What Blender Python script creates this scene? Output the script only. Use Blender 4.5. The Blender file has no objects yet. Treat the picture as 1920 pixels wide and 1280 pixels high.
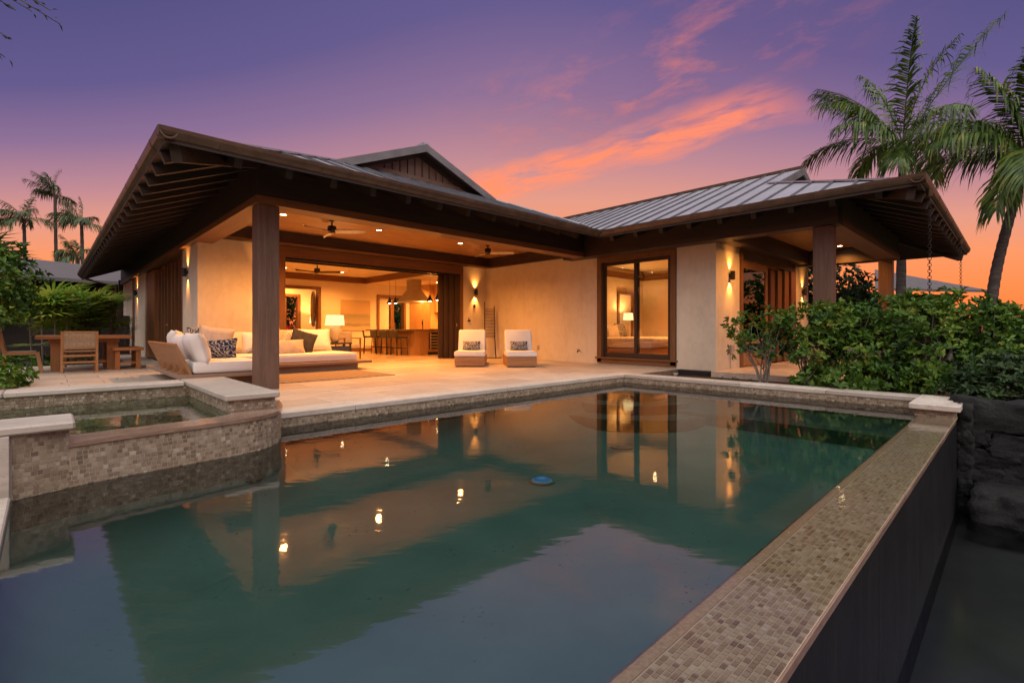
import bpy, bmesh, math, random
import numpy as np
from mathutils import Vector, Matrix
from mathutils import noise as mnoise
R = math.radians
random.seed(7)
rng = np.random.default_rng(7)
sc = bpy.context.scene
COL = sc.collection

# ------------------------------------------------------------------ camera
cam_d = bpy.data.cameras.new("camera")
cam_d.sensor_width = 36.0
cam_d.lens = 36.0 * 909.0 / 1920.0
cam_d.shift_y = -22.0 / 1920.0
cam_d.clip_start = 0.05
cam_d.clip_end = 3000.0
cam = bpy.data.objects.new("camera", cam_d)
cam.location = (0, 0, 0.9)
cam.rotation_euler = (R(90), 0, R(46.18 - 90))
COL.objects.link(cam)
sc.camera = cam

# ------------------------------------------------------------------ render / exposure
sc.view_settings.view_transform = 'Standard'
sc.view_settings.look = 'None'
sc.view_settings.exposure = 0.46
sc.view_settings.gamma = 1.0
sc.view_settings.use_curve_mapping = False
cy = sc.cycles
cy.max_bounces = 8
cy.diffuse_bounces = 4
cy.glossy_bounces = 4
cy.transmission_bounces = 4
cy.transparent_max_bounces = 16
cy.sample_clamp_indirect = 3.0
cy.blur_glossy = 1.0
cy.caustics_reflective = False
cy.caustics_refractive = False
try:
    cy.use_denoising = True
    cy.denoiser = 'OPENIMAGEDENOISE'
except Exception:
    pass


def lin(r, g=None, b=None):
    if g is None:
        r, g, b = r
    f = lambda c: (c / 255.0 / 12.92) if c / 255.0 <= 0.04045 else ((c / 255.0 + 0.055) / 1.055) ** 2.4
    return (f(r), f(g), f(b), 1.0)


# ------------------------------------------------------------------ node helpers
class NT:
    def __init__(self, tree):
        self.t = tree
        self.n = tree.nodes
        self.n.clear()

    def add(self, kind, **kw):
        nd = self.n.new(kind)
        for k, v in kw.items():
            if k.startswith('_'):
                setattr(nd, k[1:], v)
            else:
                nd.inputs[k.replace('__', ' ')].default_value = v
        return nd

    def link(self, a, b):
        self.t.links.new(a, b)

    def math(self, op, a, b=None, c=None, clamp=False):
        nd = self.n.new('ShaderNodeMath')
        nd.operation = op
        nd.use_clamp = clamp
        for i, v in enumerate((a, b, c)):
            if v is None:
                continue
            if isinstance(v, (int, float)):
                nd.inputs[i].default_value = v
            else:
                self.link(v, nd.inputs[i])
        return nd.outputs[0]

    def mix(self, fac, a, b, blend='MIX'):
        nd = self.n.new('ShaderNodeMix')
        nd.data_type = 'RGBA'
        nd.blend_type = blend
        for sock, v in ((nd.inputs[0], fac), (nd.inputs[6], a), (nd.inputs[7], b)):
            if isinstance(v, (int, float)):
                sock.default_value = v
            elif isinstance(v, tuple):
                sock.default_value = v if len(v) == 4 else (*v, 1)
            else:
                self.link(v, sock)
        return nd.outputs[2]

    def ramp(self, fac, stops, interp='LINEAR'):
        nd = self.n.new('ShaderNodeValToRGB')
        nd.color_ramp.interpolation = interp
        el = nd.color_ramp.elements
        while len(el) < len(stops):
            el.new(0.5)
        for e, (p, c) in zip(el, stops):
            e.position = p
            e.color = c if len(c) == 4 else (*c, 1)
        self.link(fac, nd.inputs[0])
        return nd.outputs[0]

    def noise(self, vec, scale, detail=4, rough=0.55, dist=0.0):
        nd = self.n.new('ShaderNodeTexNoise')
        nd.inputs['Scale'].default_value = scale
        nd.inputs['Detail'].default_value = detail
        nd.inputs['Roughness'].default_value = rough
        nd.inputs['Distortion'].default_value = dist
        if vec is not None:
            self.link(vec, nd.inputs['Vector'])
        return nd.outputs['Fac']

    def mapping(self, vec, scale=(1, 1, 1), rot=(0, 0, 0), loc=(0, 0, 0)):
        nd = self.n.new('ShaderNodeMapping')
        nd.inputs['Scale'].default_value = scale
        nd.inputs['Rotation'].default_value = rot
        nd.inputs['Location'].default_value = loc
        self.link(vec, nd.inputs['Vector'])
        return nd.outputs[0]

    def bump(self, h, strength=0.3, dist=0.02):
        nd = self.n.new('ShaderNodeBump')
        nd.inputs['Strength'].default_value = strength
        nd.inputs['Distance'].default_value = dist
        self.link(h, nd.inputs['Height'])
        return nd.outputs[0]


# ------------------------------------------------------------------ world: dusk sky with lit clouds
SKY_GAIN = 0.92
w = bpy.data.worlds.new("World")
sc.world = w
w.use_nodes = True
T = NT(w.node_tree)
tc = T.add('ShaderNodeTexCoord')
sep = T.add('ShaderNodeSeparateXYZ')
T.link(tc.outputs['Generated'], sep.inputs[0])
dx, dy, dz = sep.outputs
zc = T.math('MAXIMUM', dz, 0.0)
hl = T.math('SQRT', T.math('ADD', T.math('MULTIPLY', dx, dx), T.math('ADD', T.math('MULTIPLY', dy, dy), 1e-5)))
AZ = R(44)
dot = T.math('DIVIDE', T.math('ADD', T.math('MULTIPLY', dx, math.cos(AZ)), T.math('MULTIPLY', dy, math.sin(AZ))), hl)
dot = T.math('MAXIMUM', dot, 0.25)
fz = T.math('MULTIPLY_ADD', dot, -1.3, 1.92)
e = T.math('MULTIPLY', T.math('MULTIPLY', zc, fz), 0.95)
sky = T.ramp(e, [
    (0.0, lin(248, 110, 50)), (0.055, lin(246, 130, 70)), (0.105, lin(230, 140, 94)),
    (0.15, lin(210, 142, 122)), (0.20, lin(174, 125, 134)), (0.26, lin(130, 102, 136)),
    (0.33, lin(92, 82, 128)), (0.45, lin(72, 70, 116)), (0.70, lin(68, 71, 116)), (1.0, lin(70, 74, 118))])
# cloud sheet: direction projected on a high plane, streets running along +Y
pzc = T.math('MAXIMUM', dz, 0.03)
cx_ = T.math('DIVIDE', dx, pzc)
cy_ = T.math('DIVIDE', dy, pzc)
cv = T.add('ShaderNodeCombineXYZ')
T.link(cx_, cv.inputs[0]); T.link(cy_, cv.inputs[1])
warp = T.noise(T.mapping(cv.outputs[0], (0.9, 0.8, 1), (0, 0, 0), (0.4, 1.7, 0)), 1.3, 3)
cxw = T.math('ADD', cx_, T.math('MULTIPLY_ADD', warp, 0.8, -0.4))
fine = T.noise(T.mapping(cv.outputs[0], (7.0, 3.6, 1), (0, 0, R(8))), 2.2, 8, 0.65, 0.6)
n1 = T.noise(T.mapping(cv.outputs[0], (3.0, 1.3, 1), (0, 0, R(6)), (1.9, 0.3, 0)), 1.5, 8, 0.62, 0.4)
n2 = T.noise(T.mapping(cv.outputs[0], (3.0, 2.0, 1), (0, 0, R(20)), (5.2, 2.6, 0)), 1.6, 8, 0.62, 0.3)


def band(x0, hw):
    d = T.math('DIVIDE', T.math('SUBTRACT', cxw, x0), hw)
    return T.math('SUBTRACT', 1.0, T.math('MULTIPLY', d, d), clamp=True)


b1 = band(2.36, 0.36)
yfade1 = T.math('MULTIPLY', T.math('MULTIPLY_ADD', cy_, 3.2, -1.9, clamp=True), T.math('MULTIPLY_ADD', cy_, -0.9, 3.3, clamp=True))
m1 = T.math('MULTIPLY', T.math('MULTIPLY', b1, yfade1), T.math('MULTIPLY_ADD', n1, 5.0, -1.65, clamp=True))
m1 = T.math('MULTIPLY', m1, T.math('MULTIPLY_ADD', fine, 1.5, 0.25, clamp=True))
b2 = band(1.66, 0.46)
yfade2 = T.math('MULTIPLY', T.math('MULTIPLY_ADD', cy_, 2.0, -0.2, clamp=True), T.math('MULTIPLY_ADD', cy_, -1.1, 2.4, clamp=True))
m2 = T.math('MULTIPLY', T.math('MULTIPLY', b2, yfade2), T.math('MULTIPLY_ADD', n2, 4.2, -2.05, clamp=True))
m2 = T.math('MULTIPLY', m2, T.math('MULTIPLY_ADD', fine, 2.0, -0.15, clamp=True))
gen = T.math('MULTIPLY_ADD', T.noise(T.mapping(cv.outputs[0], (1.2, 0.7, 1), (0, 0, 0), (7.3, 2.2, 0)), 0.9, 7, 0.6), 5.0, -3.45, clamp=True)
gen = T.math('MULTIPLY', gen, T.math('MULTIPLY_ADD', zc, 6.0, -1.2, clamp=True))
cl = T.math('MAXIMUM', m1, T.math('MULTIPLY', m2, 0.55))
cl = T.math('MAXIMUM', cl, T.math('MULTIPLY', gen, 0.2))
ccol = T.ramp(e, [(0.0, lin(255, 132, 62)), (0.13, lin(248, 136, 88)), (0.25, lin(242, 132, 96)), (0.4, lin(214, 116, 112)), (1.0, lin(150, 96, 126))])
# soft violet body of the streets
sh = T.math('MULTIPLY', T.math('MULTIPLY', band(1.85, 0.60), yfade2), T.math('MULTIPLY_ADD', n2, 2.2, -0.55, clamp=True))
sky2 = T.mix(T.math('MULTIPLY', sh, 0.5), sky, lin(118, 84, 118))
final = T.mix(T.math('MULTIPLY', cl, 0.88, clamp=True), sky2, ccol)
final = T.mix(T.math('MULTIPLY_ADD', dz, -40.0, -0.2, clamp=True), final, (0.03, 0.026, 0.022, 1))
# faint physical twilight added underneath
nis = T.add('ShaderNodeTexSky', _sky_type='NISHITA', _sun_disc=False, _sun_elevation=R(2.0), _sun_rotation=R(90 - 40))
bg1 = T.add('ShaderNodeBackground', Strength=SKY_GAIN)
T.link(final, bg1.inputs['Color'])
bg2 = T.add('ShaderNodeBackground', Strength=0.0)
T.link(nis.outputs[0], bg2.inputs['Color'])
ad = T.add('ShaderNodeAddShader')
T.link(bg1.outputs[0], ad.inputs[0]); T.link(bg2.outputs[0], ad.inputs[1])
wo = T.add('ShaderNodeOutputWorld')
T.link(ad.outputs[0], wo.inputs['Surface'])

# ------------------------------------------------------------------ sun: broad, weak afterglow
sun_d = bpy.data.lights.new("sun", 'SUN')
sun_d.energy = 2.8
sun_d.angle = R(100)
sun_d.color = (1.0, 0.92, 0.80)
sun = bpy.data.objects.new("sun", sun_d)
sun.rotation_euler = Vector((0.32, 0.37, -0.87)).to_track_quat('-Z', 'Y').to_euler()
COL.objects.link(sun)

# ------------------------------------------------------------------ materials
MATS = {}


def pbr(name, rough=0.6, spec=0.5, metal=0.0):
    m = bpy.data.materials.new(name)
    m.use_nodes = True
    t = NT(m.node_tree)
    out = t.add('ShaderNodeOutputMaterial')
    p = t.add('ShaderNodeBsdfPrincipled')
    p.inputs['Roughness'].default_value = rough
    p.inputs['Metallic'].default_value = metal
    p.inputs['Specular IOR Level'].default_value = spec
    t.link(p.outputs[0], out.inputs[0])
    MATS[name] = m
    return m, t, p


def m_noise(name, c1, c2, scale=4, rough=0.6, stretch=(1, 1, 1), bump=0.0, bscale=60, spec=0.4, metal=0.0, detail=5, bdist=0.01):
    m, t, p = pbr(name, rough, spec, metal)
    co = t.add('ShaderNodeTexCoord').outputs['Object']
    n = t.noise(t.mapping(co, stretch), scale, detail)
    t.link(t.ramp(n, [(0.3, c1), (0.7, c2)]), p.inputs['Base Color'])
    if bump:
        t.link(t.bump(t.noise(t.mapping(co, stretch), bscale, 4), bump, bdist), p.inputs['Normal'])
    return m


def m_wood(name, c1, c2, axis, rough=0.5, spec=0.4):
    st = {'x': (0.6, 9, 9), 'y': (9, 0.6, 9), 'z': (9, 9, 0.6)}[axis]
    m, t, p = pbr(name, rough, spec)
    co = t.add('ShaderNodeTexCoord').outputs['Object']
    oi = t.add('ShaderNodeObjectInfo')
    off = t.add('ShaderNodeVectorMath', _operation='ADD')
    t.link(co, off.inputs[0])
    sc3 = t.add('ShaderNodeVectorMath', _operation='SCALE')
    cmb = t.add('ShaderNodeCombineXYZ')
    for i in range(3):
        t.link(oi.outputs['Random'], cmb.inputs[i])
    t.link(cmb.outputs[0], sc3.inputs[0]); sc3.inputs['Scale'].default_value = 13.0
    t.link(sc3.outputs[0], off.inputs[1])
    v = t.mapping(off.outputs[0], st)
    n = t.noise(v, 2.2, 6, 0.6, 0.6)
    f = t.noise(t.mapping(off.outputs[0], tuple(a * 5 for a in st)), 3.0, 3)
    k = t.math('MULTIPLY_ADD', f, 0.35, t.math('MULTIPLY', n, 0.75))
    c = t.ramp(k, [(0.35, c1), (0.72, c2)])
    c = t.mix(t.math('MULTIPLY', oi.outputs['Random'], 0.25), c, c1)
    t.link(c, p.inputs['Base Color'])
    t.link(t.bump(f, 0.12, 0.004), p.inputs['Normal'])
    return m


for ax in 'xyz':
    m_wood('dark_wood_' + ax, (0.026, 0.0145, 0.010), (0.060, 0.033, 0.022), ax, 0.5)
    m_wood('soffit_wood_' + ax, (0.022, 0.013, 0.009), (0.050, 0.029, 0.019), ax, 0.6)
    m_wood('mid_wood_' + ax, (0.12, 0.05, 0.02), (0.23, 0.105, 0.042), ax, 0.45)
    m_wood('oiled_' + ax, (0.22, 0.085, 0.026), (0.38, 0.16, 0.055), ax, 0.45)
    m_wood('teak_' + ax, (0.26, 0.12, 0.045), (0.42, 0.215, 0.09), ax, 0.5)
    m_wood('post_wood_' + ax, (0.10, 0.056, 0.037), (0.20, 0.12, 0.082), ax, 0.5)
m_wood('oak_z', (0.34, 0.17, 0.06), (0.50, 0.28, 0.11), 'z', 0.4)
m_wood('ceiling_wood', (0.20, 0.088, 0.03), (0.50, 0.27, 0.11), 'x', 0.42)
m_wood('grey_teak', (0.20, 0.125, 0.085), (0.34, 0.23, 0.165), 'x', 0.6)
m, t, p = pbr('plaster', 0.85, 0.15)
geo = t.add('ShaderNodeNewGeometry').outputs['Position']
a_ = t.noise(geo, 0.9, 6, 0.65, 0.4)
b_ = t.noise(t.mapping(geo, (1, 1, 0.6)), 5.5, 5, 0.6, 1.2)
k = t.math('ADD', t.math('MULTIPLY', a_, 0.6), t.math('MULTIPLY', b_, 0.4))
c = t.ramp(k, [(0.32, (0.55, 0.465, 0.36)), (0.52, (0.65, 0.565, 0.45)), (0.72, (0.70, 0.62, 0.51))])
v = t.noise(t.mapping(geo, (9, 9, 0.35)), 1.0, 4)
c = t.mix(t.math('MULTIPLY_ADD', v, 0.8, -0.42, clamp=True), c, (0.47, 0.39, 0.30))
t.link(c, p.inputs['Base Color'])
t.link(t.bump(t.math('ADD', b_, t.math('MULTIPLY', t.noise(geo, 60, 3), 0.35)), 0.22, 0.012), p.inputs['Normal'])
m_noise('plaster_in', (0.70, 0.60, 0.44), (0.74, 0.64, 0.48), 2.0, 0.85, spec=0.1)
m_noise('metal_roof', (0.36, 0.35, 0.38), (0.46, 0.45, 0.485), 1.6, 0.4, (1, 1, 1), 0.0, spec=0.5, metal=0.25)
m_noise('copper', (0.085, 0.052, 0.036), (0.15, 0.092, 0.06), 5, 0.42, metal=0.55)
m_noise('bronze', (0.02, 0.015, 0.012), (0.035, 0.026, 0.02), 6, 0.4, metal=0.5)
m_noise('black', (0.012, 0.011, 0.012), (0.022, 0.02, 0.02), 8, 0.5)
m, t, p = pbr('black_tile', 0.3, 0.35)
geo = t.add('ShaderNodeNewGeometry').outputs['Position']
st_a = t.noise(t.mapping(geo, (26, 26, 0.5)), 1.0, 5, 0.6)
st_b = t.noise(t.mapping(geo, (70, 70, 0.9)), 1.0, 3, 0.5)
k = t.math('MULTIPLY', t.math('MULTIPLY_ADD', st_a, 4.0, -2.2, clamp=True), t.math('MULTIPLY_ADD', st_b, 3.0, -1.2, clamp=True))
c = t.ramp(t.noise(geo, 3, 4), [(0.3, (0.004, 0.004, 0.0045)), (0.7, (0.009, 0.0085, 0.0095))])
t.link(t.mix(t.math('MULTIPLY', k, 0.55), c, (0.06, 0.057, 0.06)), p.inputs['Base Color'])
t.link(t.math('MULTIPLY_ADD', st_a, 0.5, 0.22), p.inputs['Roughness'])
t.link(t.bump(st_b, 0.15, 0.01), p.inputs['Normal'])
m_noise('flashing', (0.15, 0.14, 0.145), (0.21, 0.20, 0.205), 3, 0.5, metal=0.2)
m_noise('seam_shade_metal', (0.10, 0.10, 0.115), (0.15, 0.15, 0.165), 3, 0.5, metal=0.3)  # roof metal darkened: the shadow side of the seams is put into the colour
m_noise('white_fabric', (0.70, 0.66, 0.63), (0.78, 0.75, 0.72), 3, 0.9, bump=0.25, bscale=220, spec=0.1, bdist=0.004)
m_noise('cream_fabric', (0.56, 0.48, 0.40), (0.66, 0.58, 0.50), 5, 0.9, bump=0.25, bscale=200, spec=0.1, bdist=0.004)
m_noise('taupe_fabric', (0.40, 0.33, 0.28), (0.50, 0.42, 0.36), 9, 0.9, bump=0.3, bscale=200, spec=0.1, bdist=0.004)
m_noise('charcoal_fabric', (0.035, 0.032, 0.034), (0.06, 0.055, 0.058), 9, 0.9, bump=0.3, bscale=200, spec=0.1, bdist=0.004)
m_noise('wicker', (0.30, 0.22, 0.14), (0.46, 0.36, 0.25), 40, 0.7, (1, 6, 1), 0.4, 120)
m_noise('soil', (0.016, 0.011, 0.009), (0.04, 0.028, 0.022), 14, 0.95, bump=0.8, bscale=40, bdist=0.03)
m_noise('ground_soil', (0.03, 0.035, 0.018), (0.06, 0.06, 0.03), 0.6, 0.95)
m_noise('steel', (0.45, 0.42, 0.38), (0.55, 0.52, 0.47), 3, 0.3, (1, 1, 8), metal=0.9)
m_noise('leather', (0.035, 0.03, 0.022), (0.06, 0.05, 0.038), 10, 0.5)
m_noise('blue_cloth', (0.02, 0.03, 0.08), (0.05, 0.06, 0.14), 10, 0.8)
m_noise('ceramic', (0.50, 0.42, 0.30), (0.62, 0.54, 0.40), 14, 0.5, bump=0.3, bscale=40)
m_noise('stone_top', (0.10, 0.07, 0.05), (0.17, 0.13, 0.10), 10, 0.25)
m_noise('neighbour_roof', (0.085, 0.075, 0.078), (0.15, 0.135, 0.14), 2.0, 0.75, (0.4, 8, 8), 0.4, 30)
m_noise('dark_wall', (0.018, 0.013, 0.012), (0.034, 0.025, 0.022), 1.5, 0.8, (1, 1, 6))
m_noise('grey_plastic', (0.35, 0.30, 0.26), (0.42, 0.37, 0.32), 4, 0.6)
m_noise('pool_light_face', (0.16, 0.42, 0.85), (0.30, 0.60, 0.9), 20, 0.3)
m_noise('pale_plastic', (0.5, 0.45, 0.4), (0.6, 0.55, 0.5), 4, 0.5)

# patterned pillows
m, t, p = pbr('pattern_fabric', 0.9, 0.1)
co = t.add('ShaderNodeTexCoord').outputs['Object']
v = t.add('ShaderNodeTexVoronoi', _feature='DISTANCE_TO_EDGE', Scale=22.0)
t.link(t.mapping(co, (1, 1, 1.1), (0.3, 0.4, 0.5)), v.inputs['Vector'])
wv = t.noise(co, 26, 2, 0.5, 1.6)
k = t.math('ADD', t.math('MULTIPLY', v.outputs['Distance'], 3.0), t.math('MULTIPLY_ADD', wv, 1.6, -0.7))
t.link(t.ramp(k, [(0.25, (0.015, 0.02, 0.04)), (0.42, (0.05, 0.065, 0.11)), (0.55, (0.44, 0.40, 0.36))]), p.inputs['Base Color'])
m, t, p = pbr('swirl_fabric', 0.9, 0.1)
co = t.add('ShaderNodeTexCoord').outputs['Object']
wv = t.add('ShaderNodeTexWave', Scale=7.0, Distortion=9.0, Detail=3.0)
wv.inputs['Detail Scale'].default_value = 2.2
t.link(t.mapping(co, (1, 1, 1), (0.5, 0.2, 0.9)), wv.inputs['Vector'])
t.link(t.ramp(wv.outputs['Fac'], [(0.2, (0.012, 0.022, 0.06)), (0.55, (0.05, 0.08, 0.16)), (0.85, (0.34, 0.30, 0.24))]), p.inputs['Base Color'])
m, t, p = pbr('dotted_fabric', 0.9, 0.1)
co = t.add('ShaderNodeTexCoord').outputs['Object']
v = t.add('ShaderNodeTexVoronoi', Scale=26.0)
t.link(co, v.inputs['Vector'])
t.link(t.ramp(v.outputs['Distance'], [(0.25, (0.22, 0.14, 0.09)), (0.4, (0.56, 0.46, 0.36))]), p.inputs['Base Color'])


def travertine(name, c1, c2, rough=0.5, per_obj=True, pits=True):
    m, t, p = pbr(name, rough, 0.4)
    co = t.add('ShaderNodeTexCoord').outputs['Object']
    geo = t.add('ShaderNodeNewGeometry').outputs['Position']
    n = t.noise(t.mapping(geo, (1.2, 3.5, 3)), 1.6, 7, 0.62, 0.5)
    f = t.noise(t.mapping(geo, (5, 16, 16)), 2.4, 4)
    k = t.math('MULTIPLY_ADD', f, 0.4, t.math('MULTIPLY', n, 0.65))
    c = t.ramp(k, [(0.34, c1), (0.66, c2)])
    if per_obj:
        oi = t.add('ShaderNodeObjectInfo')
        c = t.mix(t.math('MULTIPLY', oi.outputs['Random'], 0.55), c, tuple(a * 0.70 for a in c1[:3]))
    h = f
    if pits:
        v = t.noise(geo, 70, 2, 0.5)
        pit = t.ramp(v, [(0.66, (1, 1, 1)), (0.72, (0.0, 0.0, 0.0))])
        c = t.mix(t.math('MULTIPLY', t.math('SUBTRACT', 1.0, pit), 0.55), c, (0.12, 0.09, 0.07))
        h = pit
    t.link(c, p.inputs['Base Color'])
    t.link(t.bump(h, 0.25, 0.006), p.inputs['Normal'])
    rr = t.math('MULTIPLY_ADD', t.noise(geo, 1.3, 3), 0.35, rough - 0.17)
    t.link(rr, p.inputs['Roughness'])
    return m


travertine('travertine', (0.42, 0.33, 0.26), (0.62, 0.53, 0.44), 0.5)
travertine('coping_stone', (0.44, 0.37, 0.31), (0.66, 0.59, 0.52), 0.6)
travertine('wet_stone', (0.19, 0.115, 0.08), (0.33, 0.225, 0.165), 0.16, False, False)
travertine('floor_stone', (0.44, 0.30, 0.18), (0.56, 0.41, 0.27), 0.3, True, False)


def mosaic(name, src, rough, wet):
    m, t, p = pbr(name, rough, 0.5)
    if src == 'island':
        rnd = t.add('ShaderNodeNewGeometry').outputs['Random Per Island']
    else:
        rnd = t.add('ShaderNodeObjectInfo').outputs['Random']
    geo = t.add('ShaderNodeNewGeometry').outputs['Position']
    if wet:
        st = [(0.0, (0.19, 0.10, 0.045)), (0.18, (0.38, 0.26, 0.14)), (0.45, (0.50, 0.37, 0.235)), (0.7, (0.60, 0.48, 0.345)), (0.88, (0.29, 0.175, 0.085)), (1.0, (0.70, 0.60, 0.48))]
    else:
        st = [(0.0, (0.095, 0.054, 0.025)), (0.2, (0.17, 0.112, 0.058)), (0.45, (0.24, 0.172, 0.10)), (0.7, (0.35, 0.27, 0.175)), (0.85, (0.15, 0.09, 0.042)), (1.0, (0.45, 0.375, 0.28))]
    c = t.ramp(rnd, st)
    grain = t.noise(t.mapping(geo, (8, 60, 60)), 3.0, 4)
    c = t.mix(t.math('MULTIPLY_ADD', grain, 1.0, -0.3, clamp=True), c, t.mix(0.5, c, (0.6, 0.52, 0.44)))
    blot = t.noise(geo, 2.6, 4)
    c = t.mix(t.math('MULTIPLY_ADD', blot, 1.8, -0.75, clamp=True), c, t.mix(0.28, c, (0.52, 0.46, 0.42)))
    t.link(c, p.inputs['Base Color'])
    t.link(t.math('MULTIPLY_ADD', rnd, 0.2, rough), p.inputs['Roughness'])
    if wet:
        p.inputs['Coat Weight'].default_value = 0.25
        p.inputs['Coat Roughness'].default_value = 0.05
        p.inputs['Coat IOR'].default_value = 2.0
        t.link(t.bump(t.noise(t.mapping(geo, (1, 2.2, 1)), 26, 3), 0.10, 0.01), p.inputs['Coat Normal'])
    return m


mosaic('mosaic_wet_one', 'object', 0.3, True)
mosaic('mosaic_wet', 'island', 0.3, True)
mosaic('mosaic', 'island', 0.4, False)
m_noise('grout', (0.34, 0.275, 0.215), (0.42, 0.35, 0.28), 10, 0.7)
m_noise('grout_wet', (0.58, 0.46, 0.34), (0.66, 0.53, 0.40), 10, 0.3)
m_noise('basin_stone', (0.05, 0.052, 0.055), (0.11, 0.112, 0.115), 1.6, 0.8)
m_noise('bullnose', (0.42, 0.29, 0.19), (0.56, 0.42, 0.30), 60, 0.25, detail=2)
# pool plaster: pebble finish with scattered blue glass beads
m, t, p = pbr('pool_plaster', 0.7, 0.3)
geo = t.add('ShaderNodeNewGeometry').outputs['Position']
n = t.noise(geo, 1.3, 5)
c = t.ramp(n, [(0.3, (0.34, 0.47, 0.42)), (0.7, (0.47, 0.60, 0.55))])
v = t.add('ShaderNodeTexVoronoi', Scale=16.0)
t.link(geo, v.inputs['Vector'])
pt = t.ramp(v.outputs['Distance'], [(0.10, (1, 1, 1)), (0.22, (0, 0, 0))])
pt = t.math('MULTIPLY', pt, t.math('MULTIPLY_ADD', t.noise(geo, 1.9, 3), 5.0, -2.7, clamp=True))
c = t.mix(pt, c, (0.03, 0.10, 0.30))
t.link(c, p.inputs['Base Color'])
m_noise('pool_bench', (0.20, 0.23, 0.17), (0.30, 0.33, 0.25), 3, 0.7)


def water(name, ior, tint, scale, strength, rough=0.02, absorb=None):
    m = bpy.data.materials.new(name)
    m.use_nodes = True
    t = NT(m.node_tree)
    out = t.add('ShaderNodeOutputMaterial')
    geo = t.add('ShaderNodeNewGeometry').outputs['Position']
    vv = t.mapping(t.mapping(geo, (1, 1, 1), (0, 0, R(-46.18))), (1.5, 0.55, 1))
    a = t.noise(vv, scale, 3, 0.5)
    b = t.noise(vv, scale * 0.23, 2)
    h = t.math('ADD', t.math('MULTIPLY', a, 0.35), b)
    bm = t.bump(h, strength, 0.02)
    fr = t.add('ShaderNodeFresnel', IOR=ior)
    t.link(bm, fr.inputs['Normal'])
    gl = t.add('ShaderNodeBsdfGlossy', Roughness=rough)
    t.link(bm, gl.inputs['Normal'])
    tr = t.add('ShaderNodeBsdfTransparent')
    tr.inputs['Color'].default_value = tint
    mx = t.add('ShaderNodeMixShader')
    t.link(fr.outputs[0], mx.inputs[0]); t.link(tr.outputs[0], mx.inputs[1]); t.link(gl.outputs[0], mx.inputs[2])
    t.link(mx.outputs[0], out.inputs[0])
    if absorb:
        va = t.add('ShaderNodeVolumeAbsorption', Density=absorb[1])
        va.inputs['Color'].default_value = absorb[0]
        t.link(va.outputs[0], out.inputs['Volume'])
    MATS[name] = m


water('pool_water_mat', 2.8, (0.98, 1.0, 0.99, 1), 15.0, 0.05, 0.03, ((0.12, 0.66, 0.62, 1), 0.42))
water('spa_water_mat', 1.22, (0.86, 0.97, 0.90, 1), 9.0, 0.10, 0.02)
water('film_mat', 1.75, (0.96, 0.95, 0.92, 1), 24.0, 0.10, 0.04)
water('basin_water_mat', 2.4, (0.82, 0.88, 0.88, 1), 2.2, 0.35, 0.16)
m = bpy.data.materials.new('glass'); m.use_nodes = True; MATS['glass'] = m
t = NT(m.node_tree)
out = t.add('ShaderNodeOutputMaterial'); fr = t.add('ShaderNodeFresnel', IOR=1.5)
gl = t.add('ShaderNodeBsdfGlossy', Roughness=0.0); tr = t.add('ShaderNodeBsdfTransparent')
mx = t.add('ShaderNodeMixShader')
t.link(fr.outputs[0], mx.inputs[0]); t.link(tr.outputs[0], mx.inputs[1]); t.link(gl.outputs[0], mx.inputs[2]); t.link(mx.outputs[0], out.inputs[0])


def emit(name, col, strength):
    m = bpy.data.materials.new(name); m.use_nodes = True
    t = NT(m.node_tree)
    o = t.add('ShaderNodeOutputMaterial'); em = t.add('ShaderNodeEmission', Color=(*col, 1), Strength=strength)
    t.link(em.outputs[0], o.inputs[0]); MATS[name] = m


m = bpy.data.materials.new('pool_glow'); m.use_nodes = True; MATS['pool_glow'] = m
t = NT(m.node_tree)
o = t.add('ShaderNodeOutputMaterial'); em = t.add('ShaderNodeEmission')
ln_ = t.add('ShaderNodeVectorMath', _operation='LENGTH')
t.link(t.add('ShaderNodeTexCoord').outputs['Object'], ln_.inputs[0])
t.link(t.ramp(ln_.outputs['Value'], [(0.02, (0.42, 0.70, 0.95)), (0.055, (0.10, 0.30, 0.62)), (0.085, (0.05, 0.17, 0.40)), (0.115, (0.16, 0.34, 0.50))]), em.inputs['Color'])
em.inputs['Strength'].default_value = 0.5
t.link(em.outputs[0], o.inputs[0])
WARM = (1.0, 0.385, 0.078)
emit('lamp_glow', (1.0, 0.74, 0.42), 26.0)
emit('bulb_glow', (1.0, 0.72, 0.42), 22.0)
emit('shade_glow', (1.0, 0.66, 0.27), 1.35)
emit('sconce_glow', (1.0, 0.66, 0.30), 14.0)


def leafmat(name, stops, rough=0.55, trans=0.25):
    m, t, p = pbr(name, rough, 0.35)
    rnd = t.add('ShaderNodeNewGeometry').outputs['Random Per Island']
    geo = t.add('ShaderNodeNewGeometry').outputs['Position']
    n = t.noise(geo, 2.2, 2)
    k = t.math('ADD', t.math('MULTIPLY', rnd, 0.55), t.math('MULTIPLY_ADD', n, 1.7, -0.68))
    c = t.ramp(k, stops)
    t.link(c, p.inputs['Base Color'])
    tl = t.add('ShaderNodeBsdfTranslucent')
    t.link(c, tl.inputs['Color'])
    mx = t.add('ShaderNodeMixShader'); mx.inputs[0].default_value = trans
    t.link(p.outputs[0], mx.inputs[1]); t.link(tl.outputs[0], mx.inputs[2])
    t.link(mx.outputs[0], [n_ for n_ in t.n if n_.type == 'OUTPUT_MATERIAL'][0].inputs[0])
    return m


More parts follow.
